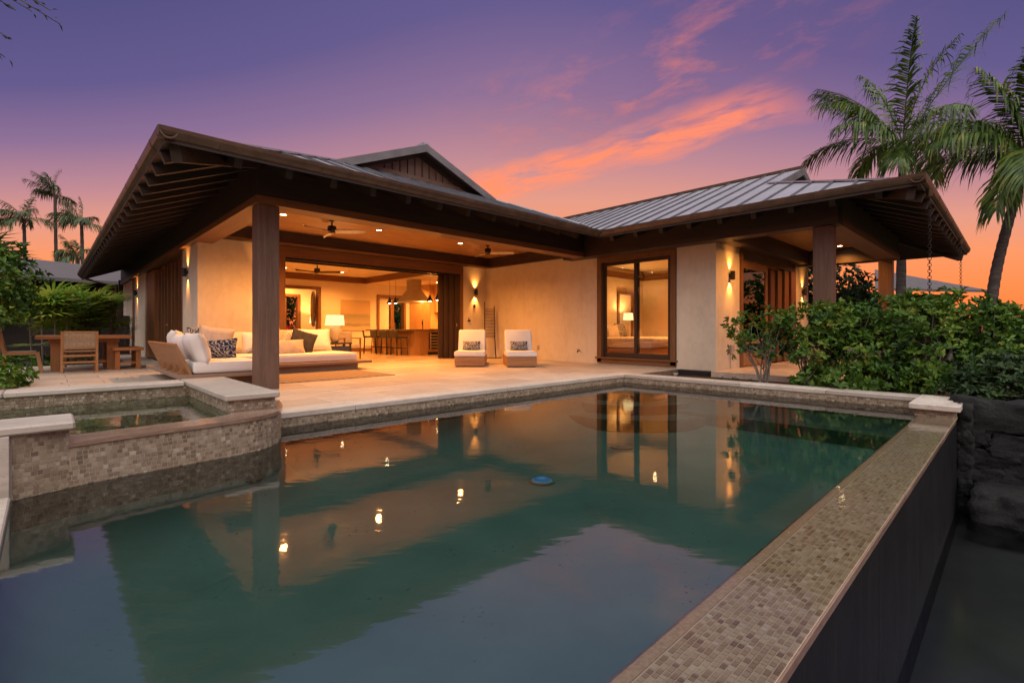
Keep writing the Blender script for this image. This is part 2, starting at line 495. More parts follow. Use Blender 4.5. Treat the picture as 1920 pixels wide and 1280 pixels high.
leafmat('leaf_bush', [(0.02, (0.012, 0.034, 0.008)), (0.3, (0.045, 0.12, 0.014)), (0.62, (0.10, 0.205, 0.020)), (0.9, (0.20, 0.26, 0.03)), (1.0, (0.28, 0.20, 0.04))])
leafmat('leaf_light', [(0.1, (0.05, 0.12, 0.015)), (0.6, (0.10, 0.20, 0.03)), (1.0, (0.18, 0.24, 0.05))])
leafmat('leaf_dark', [(0.1, (0.018, 0.045, 0.014)), (0.6, (0.045, 0.095, 0.03)), (1.0, (0.10, 0.16, 0.05))])
leafmat('leaf_tree', [(0.1, (0.015, 0.036, 0.014)), (0.6, (0.032, 0.065, 0.026)), (1.0, (0.055, 0.095, 0.035))])
leafmat('leaf_palm', [(0.1, (0.035, 0.072, 0.014)), (0.6, (0.085, 0.15, 0.024)), (1.0, (0.23, 0.245, 0.045))], 0.4)
leafmat('leaf_far_palm', [(0.1, (0.06, 0.10, 0.045)), (0.6, (0.11, 0.17, 0.07)), (1.0, (0.24, 0.26, 0.13))], 0.4)
leafmat('leaf_fan', [(0.05, (0.09, 0.19, 0.03)), (0.5, (0.22, 0.36, 0.045)), (1.0, (0.48, 0.46, 0.07))], 0.4, 0.4)
leafmat('leaf_red', [(0.1, (0.10, 0.008, 0.02)), (0.5, (0.45, 0.016, 0.04)), (1.0, (0.75, 0.10, 0.10))], 0.4)
m_noise('bark', (0.10, 0.075, 0.06), (0.19, 0.15, 0.125), 9, 0.9, (1, 1, 2.5), 0.8, 30, bdist=0.03)
m_noise('twig', (0.16, 0.13, 0.11), (0.26, 0.22, 0.19), 20, 0.8)
m_noise('palm_trunk', (0.055, 0.046, 0.042), (0.13, 0.11, 0.10), 3.5, 0.9, (1, 1, 5), 0.7, 22, bdist=0.03)
m, t, p = pbr('lava', 0.75, 0.4)
co = t.add('ShaderNodeTexCoord').outputs['Object']
oi = t.add('ShaderNodeObjectInfo')
n = t.noise(co, 7, 6)
c = t.ramp(n, [(0.3, (0.005, 0.005, 0.006)), (0.7, (0.018, 0.017, 0.019))])
t.link(t.mix(t.math('MULTIPLY', oi.outputs['Random'], 0.5), c, (0.006, 0.006, 0.007)), p.inputs['Base Color'])
t.link(t.bump(t.noise(co, 24, 6, 0.7), 0.7, 0.05), p.inputs['Normal'])
# rug
m, t, p = pbr('rug_weave', 0.95, 0.1)
co = t.add('ShaderNodeTexCoord').outputs['Object']
wv = t.add('ShaderNodeTexWave', Scale=2.4, Distortion=0.6)
wv.inputs['Detail'].default_value = 2
t.link(co, wv.inputs['Vector'])
n = t.noise(co, 30, 4)
c = t.mix(wv.outputs['Fac'], (0.20, 0.13, 0.08), (0.36, 0.26, 0.17))
t.link(t.mix(0.3, c, t.ramp(n, [(0.3, (0.1, 0.07, 0.05)), (0.7, (0.4, 0.3, 0.2))])), p.inputs['Base Color'])
t.link(t.bump(n, 0.5, 0.01), p.inputs['Normal'])
# pale abstract canvas
m, t, p = pbr('canvas_art', 0.8, 0.1)
co = t.add('ShaderNodeTexCoord').outputs['Object']
sp = t.add('ShaderNodeSeparateXYZ'); t.link(co, sp.inputs[0])
k = t.math('ADD', t.math('MULTIPLY_ADD', sp.outputs[2], 0.8, 0.5), t.math('MULTIPLY_ADD', t.noise(t.mapping(co, (1, 1, 5)), 2.5, 5), 0.16, -0.08))
t.link(t.ramp(k, [(0.05, (0.52, 0.42, 0.27)), (0.14, (0.44, 0.36, 0.23)), (0.17, (0.26, 0.23, 0.15)), (0.26, (0.40, 0.33, 0.20)), (0.5, (0.30, 0.26, 0.17)), (0.56, (0.46, 0.33, 0.18)), (1.0, (0.52, 0.38, 0.21))]), p.inputs['Base Color'])
M = MATS


# ------------------------------------------------------------------ mesh builder
class MB:
    def __init__(self):
        self.v = []
        self.f = []

    def add(self, vs, fs):
        o = len(self.v)
        self.v.extend([tuple(map(float, a)) for a in vs])
        self.f.extend([tuple(i + o for i in fc) for fc in fs])
        return self

    def box(self, x0, x1, y0, y1, z0, z1):
        x0, x1 = min(x0, x1), max(x0, x1); y0, y1 = min(y0, y1), max(y0, y1); z0, z1 = min(z0, z1), max(z0, z1)
        return self.add([(x0, y0, z0), (x1, y0, z0), (x1, y1, z0), (x0, y1, z0), (x0, y0, z1), (x1, y0, z1), (x1, y1, z1), (x0, y1, z1)],
                        [(0, 3, 2, 1), (4, 5, 6, 7), (0, 1, 5, 4), (1, 2, 6, 5), (2, 3, 7, 6), (3, 0, 4, 7)])

    def cbox(self, x0, x1, y0, y1, z0, z1, c=0.006):
        """box with chamfered edges"""
        b = bmesh.new()
        bmesh.ops.create_cube(b, size=1.0)
        for v in b.verts:
            v.co = Vector(((x0 + x1) / 2 + v.co.x * (x1 - x0), (y0 + y1) / 2 + v.co.y * (y1 - y0), (z0 + z1) / 2 + v.co.z * (z1 - z0)))
        bmesh.ops.bevel(b, geom=list(b.edges), offset=c, segments=1, affect='EDGES', profile=0.5)
        self.bm(b)
        return self

    def rbox(self, x0, x1, y0, y1, z0, z1, r=0.03, seg=3):
        b = bmesh.new()
        bmesh.ops.create_cube(b, size=1.0)
        for v in b.verts:
            v.co = Vector(((x0 + x1) / 2 + v.co.x * (x1 - x0), (y0 + y1) / 2 + v.co.y * (y1 - y0), (z0 + z1) / 2 + v.co.z * (z1 - z0)))
        bmesh.ops.bevel(b, geom=list(b.edges), offset=r, segments=seg, affect='EDGES', profile=0.5)
        self.bm(b)
        return self

    def bm(self, b, mtx=None):
        b.verts.index_update()
        vs = [(mtx @ v.co if mtx else v.co)[:] for v in b.verts]
        self.add(vs, [tuple(v.index for v in f.verts) for f in b.faces])
        b.free()

    def xform(self, mtx):
        self.v = [tuple(mtx @ Vector(a)) for a in self.v]
        return self

    def merge(self, other, mtx=None):
        vs = [tuple(mtx @ Vector(a)) for a in other.v] if mtx else other.v
        return self.add(vs, other.f)

    def bar(self, a, b, wd, ht, up=(0, 0, 1)):
        a = Vector(a); b = Vector(b); d = (b - a).normalized()
        s = d.cross(Vector(up)).normalized(); u = s.cross(d)
        vs = []
        for p in (a, b):
            for i, j in ((-1, -1), (1, -1), (1, 1), (-1, 1)):
                vs.append(p + s * (i * wd / 2) + u * (j * ht / 2))
        return self.add(vs, [(3, 2, 1, 0), (4, 5, 6, 7), (0, 1, 5, 4), (1, 2, 6, 5), (2, 3, 7, 6), (3, 0, 4, 7)])

    def tube(self, pts, rad, n=8, caps=True):
        pts = [Vector(p) for p in pts]
        if not hasattr(rad, '__len__'):
            rad = [rad] * len(pts)
        vs, fs = [], []
        up = Vector((0, 0, 1))
        prev = None
        for i, p in enumerate(pts):
            d = (pts[min(i + 1, len(pts) - 1)] - pts[max(i - 1, 0)]).normalized()
            if prev is None:
                s = d.cross(up if abs(d.z) < 0.95 else Vector((1, 0, 0))).normalized()
            else:
                s = (prev - d * prev.dot(d)).normalized()
            prev = s
            u = d.cross(s)
            for k in range(n):
                a = 2 * math.pi * k / n
                vs.append(p + (s * math.cos(a) + u * math.sin(a)) * rad[i])
        for i in range(len(pts) - 1):
            for k in range(n):
                k2 = (k + 1) % n
                fs.append((i * n + k, i * n + k2, (i + 1) * n + k2, (i + 1) * n + k))
        if caps:
            fs.append(tuple(range(n - 1, -1, -1)))
            fs.append(tuple((len(pts) - 1) * n + k for k in range(n)))
        return self.add(vs, fs)

    def lathe(self, prof, c=(0, 0, 0), n=20):
        vs, fs = [], []
        for r, z in prof:
            for k in range(n):
                a = 2 * math.pi * k / n
                vs.append((c[0] + r * math.cos(a), c[1] + r * math.sin(a), c[2] + z))
        for i in range(len(prof) - 1):
            for k in range(n):
                k2 = (k + 1) % n
                fs.append((i * n + k, i * n + k2, (i + 1) * n + k2, (i + 1) * n + k))
        if prof[0][0] > 0:
            fs.append(tuple(range(n - 1, -1, -1)))
        if prof[-1][0] > 0:
            fs.append(tuple((len(prof) - 1) * n + k for k in range(n)))
        return self.add(vs, fs)

    def prism(self, poly, off):
        """poly: list of 3D points, extruded by vector off (flush sheet with thickness)"""
        n = len(poly)
        vs = [Vector(p) for p in poly] + [Vector(p) + Vector(off) for p in poly]
        fs = [tuple(range(n)), tuple(range(2 * n - 1, n - 1, -1))]
        for i in range(n):
            j = (i + 1) % n
            fs.append((i, i + n, j + n, j))
        return self.add(vs, fs)

    def mesh(self, name, mat, smooth=False):
        me = bpy.data.meshes.new(name)
        me.from_pydata(self.v, [], self.f)
        if mat:
            me.materials.append(M[mat])
        if smooth:
            me.shade_smooth()
        return me

    def build(self, name, mat, parent=None, smooth=False, kind=None, fix=True, **tags):
        if parent is not None:
            off = Vector((0, 0, 0)); q = parent
            while q is not None:
                off += q.location; q = q.parent
            if off.length > 0:
                self.v = [tuple(Vector(a) - off) for a in self.v]
        me = self.mesh(name, mat, smooth)
        if fix and len(self.f) < 60000:
            b = bmesh.new(); b.from_mesh(me)
            bmesh.ops.recalc_face_normals(b, faces=b.faces)
            b.to_mesh(me); b.free()
        o = bpy.data.objects.new(name, me)
        COL.objects.link(o)
        o.parent = parent
        if kind:
            o['kind'] = kind
        for k, v_ in tags.items():
            o[k] = v_
        return o


def inst(name, me, loc, parent=None, rot=(0, 0, 0), scale=(1, 1, 1)):
    o = bpy.data.objects.new(name, me)
    COL.objects.link(o)
    off = Vector((0, 0, 0)); q = parent
    while q is not None:
        off += q.location; q = q.parent
    o.location = Vector(loc) - off
    o.rotation_euler = rot
    o.scale = scale
    o.parent = parent
    return o


def thing(name, label, cat, loc=(0, 0, 0), group=None, rotz=0.0):
    o = bpy.data.objects.new(name, None)
    COL.objects.link(o)
    o.empty_display_size = 0.2
    o.location = loc
    o.rotation_euler = (0, 0, rotz)
    o['label'] = label; o['category'] = cat
    if group:
        o['group'] = group
    return o


def tag(o, label, cat, group=None):
    o['label'] = label; o['category'] = cat
    if group:
        o['group'] = group
    return o


def dup(root, loc, rotz, label, group=None):
    r = root.copy(); COL.objects.link(r); r.location = loc; r.rotation_euler = (0, 0, rotz); r['label'] = label
    if group:
        r['group'] = group
    for ch in list(root.children):
        c = ch.copy(); COL.objects.link(c); c.parent = r
        for g in list(ch.children):
            d = g.copy(); COL.objects.link(d); d.parent = c
    return r


def light(name, kind, loc, energy, parent=None, color=WARM, radius=0.03, spot=None, blend=0.5, aim=(0, 0, -1), size=None):
    d = bpy.data.lights.new(name, kind)
    d.energy = energy; d.color = color
    if kind == 'AREA':
        d.shape = 'DISK'; d.size = size or 0.2
    else:
        d.shadow_soft_size = radius
    if kind == 'SPOT':
        d.spot_size = R(spot); d.spot_blend = blend
    o = bpy.data.objects.new(name, d)
    COL.objects.link(o)
    off = Vector((0, 0, 0)); q = parent
    while q is not None:
        off += q.location; q = q.parent
    o.location = Vector(loc) - off
    o.rotation_euler = Vector(aim).to_track_quat('-Z', 'Y').to_euler()
    o.parent = parent
    return o


def clip_poly(poly, axis, lo, hi):
    def half(pl, val, sign):
        out = []
        for i in range(len(pl)):
            a, b = pl[i], pl[(i + 1) % len(pl)]
            da, db = sign * (a[axis] - val), sign * (b[axis] - val)
            if da >= 0:
                out.append(a)
            if (da > 0 > db) or (da < 0 < db):
                s = da / (da - db)
                out.append(tuple(a[k] + s * (b[k] - a[k]) for k in range(len(a))))
        return out
    pl = half(poly, lo, 1)
    return half(pl, hi, -1) if len(pl) > 2 else []

# ================================================================== GROUND
WZ = -0.15            # pool water level (terrace top is z = 0)
BZ = -1.21            # catch basin water level
g = MB()
FAR = 900.0
for (a, b_, c_, d_, z) in [(8.76, FAR, 5.2, 26.5, -0.16), (8.76, FAR, 26.5, FAR, -0.16), (8.76, FAR, -FAR, 5.2, -0.16),
                           (-FAR, 8.76, 26.5, FAR, -0.16), (-FAR, -0.2, 6.9, 26.5, -0.16), (-0.2, 8.76, 6.9, 26.5, -0.16),
                           (-FAR, -3.4, -FAR, 6.9, -0.16), (-3.4, 8.76, -FAR, -14.0, -0.16)]:
    g.add([(a, c_, z), (b_, c_, z), (b_, d_, z), (a, d_, z)], [(0, 1, 2, 3)])
g.build('ground', 'ground_soil', kind='structure')
s = MB().box(8.752, 10.5, -0.6, 5.35, -0.30, -0.115)
s.build('planting_bed', 'soil', kind='structure')

# ================================================================== POOL
p_ = MB()
PX0, PX1, PY0, PY1, PZ = -0.16, 8.4, 0.86, 5.5, -0.78
p_.add([(PX0, PY0, PZ), (PX1 + .0, PY0, PZ), (PX1, PY1 + 2, PZ), (PX0, PY1 + 2, PZ)], [(0, 1, 2, 3)])
p_.box(1.80, PX1 + 0.3, PY1 + 0.012, PY1 + 0.3, PZ, -0.062)      # terrace side wall
p_.box(PX1 + 0.012, PX1 + 0.3, 0.52, PY1 + 0.012, PZ, -0.062)    # far wall
p_.box(PX0 - 0.3, PX0, 0.88, 4.2, PZ, -0.17)                     # near wall
p_.build('pool_shell', 'pool_plaster', kind='structure')
for k, (rr, zz) in enumerate([(1.9, -0.58), (1.4, -0.42), (0.9, -0.27)]):
    pr = [(PX1, PY1, PZ)] + [(PX1 - rr * math.cos(a), PY1 - rr * math.sin(a), PZ) for a in np.linspace(0, math.pi / 2, 22)]
    MB().prism(pr, (0, 0, zz - PZ)).build('pool_step', 'pool_bench', kind='structure')
MB().box(8.02, 8.4, 0.9, 4.2, PZ, -0.52).build('pool_bench', 'pool_bench', kind='structure')
# water surface: pool outline around the spa bulge
SPA_OUT = [(-0.16, 4.29), (0.10, 4.385), (0.38, 4.45), (0.66, 4.485), (0.92, 4.51), (1.14, 4.54), (1.33, 4.59), (1.46, 4.67),
           (1.56, 4.79), (1.635, 4.95), (1.70, 5.13), (1.75, 5.32), (1.79, 5.50)]
pol = [(PX0, 0.846), (PX1, 0.846), (PX1, PY1)] + list(reversed(SPA_OUT))
polv = [(PX0 - 0.02, 0.846), (PX1 + 0.013, 0.846), (PX1 + 0.013, PY1 + 0.013), (1.82, PY1 + 0.013)] + [(a, b_ + 0.02) for a, b_ in reversed(SPA_OUT[1:-1])] + [(PX0 - 0.02, 4.32)]
MB().prism([(a, b_, WZ - 0.004) for a, b_ in polv], (0, 0, PZ - WZ - 0.02)).build('pool_water', 'pool_water_mat', kind='structure')


def tile_frustum(mb, o, u, v, n, w_, h_, t_=0.0016, c=0.0012):
    """a single raised tile: o corner, u/v unit axes, n normal"""
    o = Vector(o)
    a = [o, o + u * w_, o + u * w_ + v * h_, o + v * h_]
    b = [o + u * c + v * c + n * t_, o + u * (w_ - c) + v * c + n * t_, o + u * (w_ - c) + v * (h_ - c) + n * t_, o + u * c + v * (h_ - c) + n * t_]
    mb.add(a + b, [(4, 5, 6, 7), (0, 1, 5, 4), (1, 2, 6, 5), (2, 3, 7, 6), (3, 0, 4, 7)])


def tile_wall(mb, pts, z0, z1, side, size=0.03, gap=0.004):
    """running-bond mosaic along a plan polyline; side=+1 puts faces to the left of travel"""
    P = [Vector((a, b_, 0)) for a, b_ in pts]
    L = [0]
    for i in range(len(P) - 1):
        L.append(L[-1] + (P[i + 1] - P[i]).length)

    def at(s_):
        s_ = max(0, min(L[-1] - 1e-6, s_))
        i = max(j for j in range(len(P) - 1) if L[j] <= s_)
        d = (P[i + 1] - P[i]).normalized()
        return P[i] + d * (s_ - L[i]), d
    rows = max(1, int(round((z1 - z0) / size)))
    rh = (z1 - z0) / rows
    for r in range(rows):
        s_ = -size * random.random() * (1.0 if r % 2 else 0.5)
        while s_ < L[-1]:
            ln = size * random.choice((0.85, 1.0, 1.0, 1.25))
            a = max(0, s_); b_ = min(L[-1], s_ + ln - gap)
            if b_ - a > 0.006:
                pa, _ = at(a); pb, _ = at(b_)
                u = (pb - pa)
                if u.length > 1e-5:
                    u.normalize()
                    n = Vector((-u.y, u.x, 0)) * side
                    tile_frustum(mb, pa + Vector((0, 0, z0 + r * rh)) + n * random.uniform(0, 0.0012), u, Vector((0, 0, 1)), n, (pb - pa).length, rh - gap)
            s_ += ln
    return mb


# waterline mosaic on the terrace side and the far side
pm = thing('pool_edge_surround', 'pale travertine coping with mosaic waterline band along house side of pool', 'pool coping', (8.4, 5.5, 0))
mb = MB(); tile_wall(mb, [(1.80, 5.5), (8.4, 5.5)], -0.36, -0.064, -1, 0.032)
o = mb.build('mosaic_band', 'mosaic', pm, fix=False); o['kind'] = 'stuff'
mb = MB(); tile_wall(mb, [(8.4, 5.5), (8.4, 0.9)], -0.36, -0.064, -1, 0.032)
o = mb.build('mosaic_band', 'mosaic', pm, fix=False); o['kind'] = 'stuff'
gb = MB().box(1.80, 8.411, 5.5005, 5.512, -0.38, -0.062).box(8.4005, 8.4118, 0.9, 5.5003, -0.38, -0.062)
gb.build('grout_bed', 'grout', pm)
x = 1.62
while x < 8.75 - 0.02:
    x2 = min(x + random.choice((1.05, 1.2, 1.3)), 8.75)
    if 8.75 - x2 < 0.4:
        x2 = 8.75
    MB().cbox(x + 0.002, x2 - 0.002, 5.485, 5.84, -0.062, 0.003 + random.uniform(-.001, .001), 0.008).build('coping_stone', 'coping_stone', pm)
    x = x2
y = 5.483
while y > 0.95:
    y2 = max(y - random.choice((1.0, 1.15, 1.25)), 0.93)
    if y2 - 0.93 < 0.4:
        y2 = 0.93
    MB().cbox(8.385, 8.75, y2 + 0.002, y - 0.002, -0.062, 0.003 + random.uniform(-.001, .001), 0.008).build('coping_stone', 'coping_stone', pm)
    y = y2

# pool lights / drains on the floor
lg = thing('pool_light', 'round blue lens pool light under the water in middle of pool', 'pool light', (3.95, 3.64, PZ))
MB().lathe([(0.145, 0), (0.145, 0.015), (0.12, 0.02)], (3.95, 3.64, PZ), 28).build('rim', 'pale_plastic', lg)
MB().lathe([(0.118, 0.012), (0.07, 0.035), (0.0, 0.042)], (3.95, 3.64, PZ + 0.005), 24).build('lens', 'pool_glow', lg, smooth=True)
dr = thing('floor_drain', 'pale round drain cover on pool floor below window reflection', 'pool drain', (5.90, 3.90, PZ))
MB().lathe([(0.15, 0), (0.15, 0.02), (0.06, 0.04), (0.0, 0.042)], (5.90, 3.90, PZ), 24).build('cover', 'pale_plastic', dr)

# ---- vanishing edge wall
ie = thing('overflow_edge', 'long mosaic topped overflow wall along the right side of pool with black tiled outer face', 'pool edge', (1.5, 0.5, -0.15))
EX1 = 7.66
MB().box(-0.5, EX1 + 0.48, 0.515, 0.800, -1.6, -0.1765).build('core', 'grout_wet', ie)
MB().box(-0.5, EX1 + 0.6, 0.50, 0.8005, -0.176, -0.1542).build('grout_bed', 'grout_wet', ie)
MB().box(-0.5, EX1 + 0.6, 0.8005, 0.866, -1.6, -0.401).build('inner_face', 'pool_plaster', ie)
bn = MB()
prof = [(0.8006, -0.1515), (0.825, -0.1525), (0.842, -0.1555)] + [(0.836 + 0.04 * math.sin(a), -0.1955 + 0.04 * math.cos(a)) for a in np.linspace(0.4, 1.5, 5)] + [(0.876, -0.40), (0.8006, -0.40)]
bn.prism([(-0.5, yy, zz) for yy, zz in prof], (EX1 + 0.7, 0, 0))
bn.build('bullnose', 'bullnose', ie, smooth=False)
tr_ = MB().cbox(-0.5, EX1, 0.492, 0.4995, -0.19, -0.1535, 0.002)
tr_.build('edge_trim', 'wet_stone', ie)
tm = MB(); tile_frustum(tm, (0, 0, 0), Vector((1, 0, 0)), Vector((0, 1, 0)), Vector((0, 0, 1)), 0.0222, 0.0183)
tmesh = [tm.mesh('mosaic_tile', 'mosaic_wet_one')]
tm2 = MB(); tile_frustum(tm2, (0, 0, 0), Vector((1, 0, 0)), Vector((0, 1, 0)), Vector((0, 0, 1)), 0.0292, 0.0183)
tmesh.append(tm2.mesh('mosaic_tile_long', 'mosaic_wet_one'))
tm3 = MB(); tile_frustum(tm3, (0, 0, 0), Vector((1, 0, 0)), Vector((0, 1, 0)), Vector((0, 0, 1)), 0.0172, 0.0183)
tmesh.append(tm3.mesh('mosaic_tile_short', 'mosaic_wet_one'))
LN = (0.025, 0.032, 0.020)
cnt = 0
rest = MB()
near = []
rows = 14
rh = (0.797 - 0.502) / rows
for r in range(rows):
    yy = 0.502 + r * rh
    xx = -0.45 - random.random() * 0.03
    while xx < EX1 - 0.03:
        k = random.choice((0, 0, 0, 1, 2))
        z = -0.1541 + random.uniform(0.0, 0.0008)
        near.append((xx, yy, z, k))
        xx += LN[k]
vis = [q for q in near if 1.12 + (0.797 - q[1]) * 0.55 < q[0]]
vis.sort(key=lambda q: q[0] + (0.5 - q[1]) * 0.9)
pick = set(id(q) for q in vis[:300])
for q in near:
    if id(q) in pick:
        inst('mosaic_tile', tmesh[q[3]], (q[0], q[1], q[2]), ie)
    else:
        tile_frustum(rest, (q[0], q[1], q[2]), Vector((1, 0, 0)), Vector((0, 1, 0)), Vector((0, 0, 1)), LN[q[3]] - 0.0028, 0.0183)
o = rest.build('mosaic_tiles', 'mosaic_wet', ie, fix=False); o['kind'] = 'stuff'
MB().add([(-0.5, 0.4995, -0.1502), (EX1, 0.4995, -0.1502), (EX1, 0.846, -0.1502), (-0.5, 0.846, -0.1502)], [(0, 1, 2, 3)]).build('water_film', 'film_mat', ie, fix=False)
# black outer face panels
x = -0.5
while x < EX1 - 0.01:
    x2 = min(x + 0.46, EX1)
    MB().cbox(x + 0.0015, x2 - 0.0015, 0.4985, 0.5145, -1.55, -0.1915, 0.002).build('face_tile', 'black_tile', ie)
    x = x2

# pillar at the far end of the edge
pil = thing('corner_pillar', 'low mosaic pillar with flat travertine cap at far right pool corner', 'pillar', (8.2, 0.7, -0.15))
MB().cbox(7.62, 8.76, 0.455, 0.925, -0.062, 0.006, 0.008).build('cap', 'coping_stone', pil)
MB().box(7.702, 8.718, 0.507, 0.878, -0.19, -0.0625).build('core', 'grout', pil)
MB().box(7.70, 8.20, 0.505, 0.88, -1.5, -0.1905).build('footing', 'black_tile', pil)
mb = MB(); tile_wall(mb, [(7.70, 0.88), (7.70, 0.505), (8.72, 0.505)], -0.152, -0.066, -1, 0.03)
o = mb.build('mosaic_tiles', 'mosaic', pil, fix=False); o['kind'] = 'stuff'

# near end wall
nw = thing('near_pool_wall', 'pale stone capped low wall at the near left end of pool', 'wall', (-0.4, 2.5, -0.11))
y = 0.9
while y < 4.2:
    y2 = min(y + 1.1, 4.24)
    MB().cbox(-0.62, -0.158, y + 0.002, y2 - 0.002, -0.165, -0.105, 0.008).build('cap_stone', 'coping_stone', nw)
    y = y2
MB().box(-0.60, -0.17, 0.88, 4.235, -1.5, -0.166).build('core', 'pool_plaster', nw)

# ---- spa
sp_ = thing('spa', 'raised mosaic tiled spa with curved overflow lip and travertine caps at left of pool', 'hot tub', (0.6, 5.6, 0))
LZ = 0.145
IN = [(0.10, 4.70), (0.40, 4.735), (0.62, 4.75), (0.86, 4.775), (1.02, 4.81), (1.13, 4.855), (1.20, 4.92)]
wall_pts = [(-0.16, 4.29)] + SPA_OUT[1:]
# body under the lip (solid ring)
ring = [(0.105, 4.385)] + [(a, b_) for a, b_ in SPA_OUT[2:]] + [(1.79, 5.50), (1.62, 5.62), (1.60, 4.965), (1.20, 4.965)] + list(reversed(IN))
ringi = [(a, b_) for a, b_ in ring]
MB().prism([(a, b_, -0.425) for a, b_ in ringi], (0, 0, 0.425 + LZ - 0.03)).build('wall_core', 'grout', sp_)
MB().prism([(a, b_, -1.5) for a, b_ in ringi], (0, 0, 1.0745)).build('wall_footing', 'pool_plaster', sp_)
# lip slab overhanging 8 mm
def offset(pts, d):
    out = []
    for i, (a, b_) in enumerate(pts):
        p0 = Vector(pts[max(i - 1, 0)]); p1 = Vector(pts[min(i + 1, len(pts) - 1)])
        t_ = (p1 - p0).normalized(); n = Vector((t_.y, -t_.x))
        out.append((a + n.x * d, b_ + n.y * d))
    return out
lo = offset(SPA_OUT[1:], 0.016)
lip = [(lo[0][0], lo[0][1])] + lo[1:] + [(1.62, 5.60), (1.604, 4.965), (1.20, 4.965)] + list(reversed(IN))
MB().prism([(a, b_, LZ - 0.03) for a, b_ in lip], (0, 0, 0.03)).build('overflow_lip', 'wet_stone', sp_)
mb = MB(); tile_wall(mb, SPA_OUT[1:], -0.42, LZ - 0.031, -1, 0.031)
o = mb.build('mosaic_tiles', 'mosaic', sp_, fix=False); o['kind'] = 'stuff'
# left block
bk = [(-3.2, 4.20), (-0.155, 4.30), (0.108, 4.388), (0.108, 4.66), (-3.2, 4.66)]
MB().prism([(a, b_, -0.425) for a, b_ in bk], (0, 0, 0.425 + 0.249)).build('block_core', 'grout', sp_)
MB().prism([(a, b_, -1.5) for a, b_ in bk], (0, 0, 1.0745)).build('block_footing', 'pool_plaster', sp_)
mb = MB(); tile_wall(mb, [(-0.155, 4.2995), (0.108, 4.3875)], -0.42, 0.248, -1, 0.031)
tile_wall(mb, [(0.108, 4.388), (0.108, 4.66)], LZ, 0.248, -1, 0.031)
o = mb.build('mosaic_tiles', 'mosaic', sp_, fix=False); o['kind'] = 'stuff'
MB().cbox(-3.2, -0.165, 4.255, 4.29, -1.5, 0.248, 0.003).build('side_slab', 'coping_stone', sp_)
MB().cbox(-3.2, 0.135, 4.26, 4.69, 0.249, 0.304, 0.012).build('cap_stone', 'coping_stone', sp_)
# back wall and right block with caps
MB().box(-3.2, 1.5995, 6.695, 6.96, -1.5, 0.2485).build('back_core', 'grout', sp_)
MB().box(1.205, 1.5995, 4.99, 6.694, -1.5, 0.2485).build('return_core', 'grout', sp_)
mb = MB(); tile_wall(mb, [(1.2, 6.69), (-2.2, 6.69)], -0.2, 0.247, 1, 0.031)
tile_wall(mb, [(1.2, 4.985), (1.2, 6.69)], -0.2, 0.247, 1, 0.031)
tile_wall(mb, [(1.6, 6.96), (1.6, 4.985), (1.2, 4.985)], 0.0, 0.247, -1, 0.031)
o = mb.build('mosaic_tiles', 'mosaic', sp_, fix=False); o['kind'] = 'stuff'
x = -3.2
while x < 1.14:
    x2 = min(x + 1.45, 1.16)
    MB().cbox(x + 0.002, x2 - 0.002, 6.655, 6.985, 0.249, 0.302, 0.01).build('cap_stone', 'coping_stone', sp_)
    x = x2
MB().cbox(1.162, 1.63, 4.94, 6.985, 0.249, 0.304, 0.01).build('cap_stone', 'coping_stone', sp_)
# rounded cove where the pool walls meet the floor
def cove(pts, side_off, r=0.43, hx_=1.9):
    vs, fs = [], []
    ts = np.linspace(0, math.pi / 2, 8)
    for t_ in ts:
        d_ = hx_ * r * (1 - math.cos(t_)); z_ = PZ + r - r * math.sin(t_)
        for a, b_ in offset(pts, side_off * (d_ + 0.002)):
            vs.append((a, b_, z_ + 0.002))
    n_ = len(pts)
    for i in range(len(ts) - 1):
        for k in range(n_ - 1):
            fs.append((i * n_ + k, i * n_ + k + 1, (i + 1) * n_ + k + 1, (i + 1) * n_ + k))
    MB().add(vs, fs).build('pool_cove', 'pool_plaster', kind='structure', smooth=True)


cove([(-0.16, 4.29), (0.10, 4.385), (0.66, 4.485), (1.14, 4.54), (1.46, 4.67), (1.635, 4.95), (1.79, 5.50)], 1)
cove([(1.0, 5.5), (8.4, 5.5)], 1)
cove([(8.4, 5.5), (8.4, 0.86)], 1)
cove([(-0.16, 0.86), (-0.16, 5.0)], 1)
# interior
f_ = MB()
f_.box(-3.2, 1.2, 6.25, 6.69, -0.9, -0.30).box(0.72, 1.2, 4.7, 6.2495, -0.9, -0.30).box(-3.2, 0.7195, 4.69, 5.05, -0.9, -0.30)
f_.build('bench', 'pool_bench', sp_)
MB().box(-3.2, 0.7198, 5.0502, 6.2498, -0.95, -0.75).build('floor', 'pool_plaster', sp_)
sw = [(-3.2, 4.66), (0.10, 4.66)] + IN + [(1.202, 4.965), (1.202, 6.692), (-3.2, 6.692)]
MB().add([(a, b_, LZ - 0.006) for a, b_ in sw], [tuple(range(len(sw)))]).build('spa_water', 'spa_water_mat', sp_, fix=False)

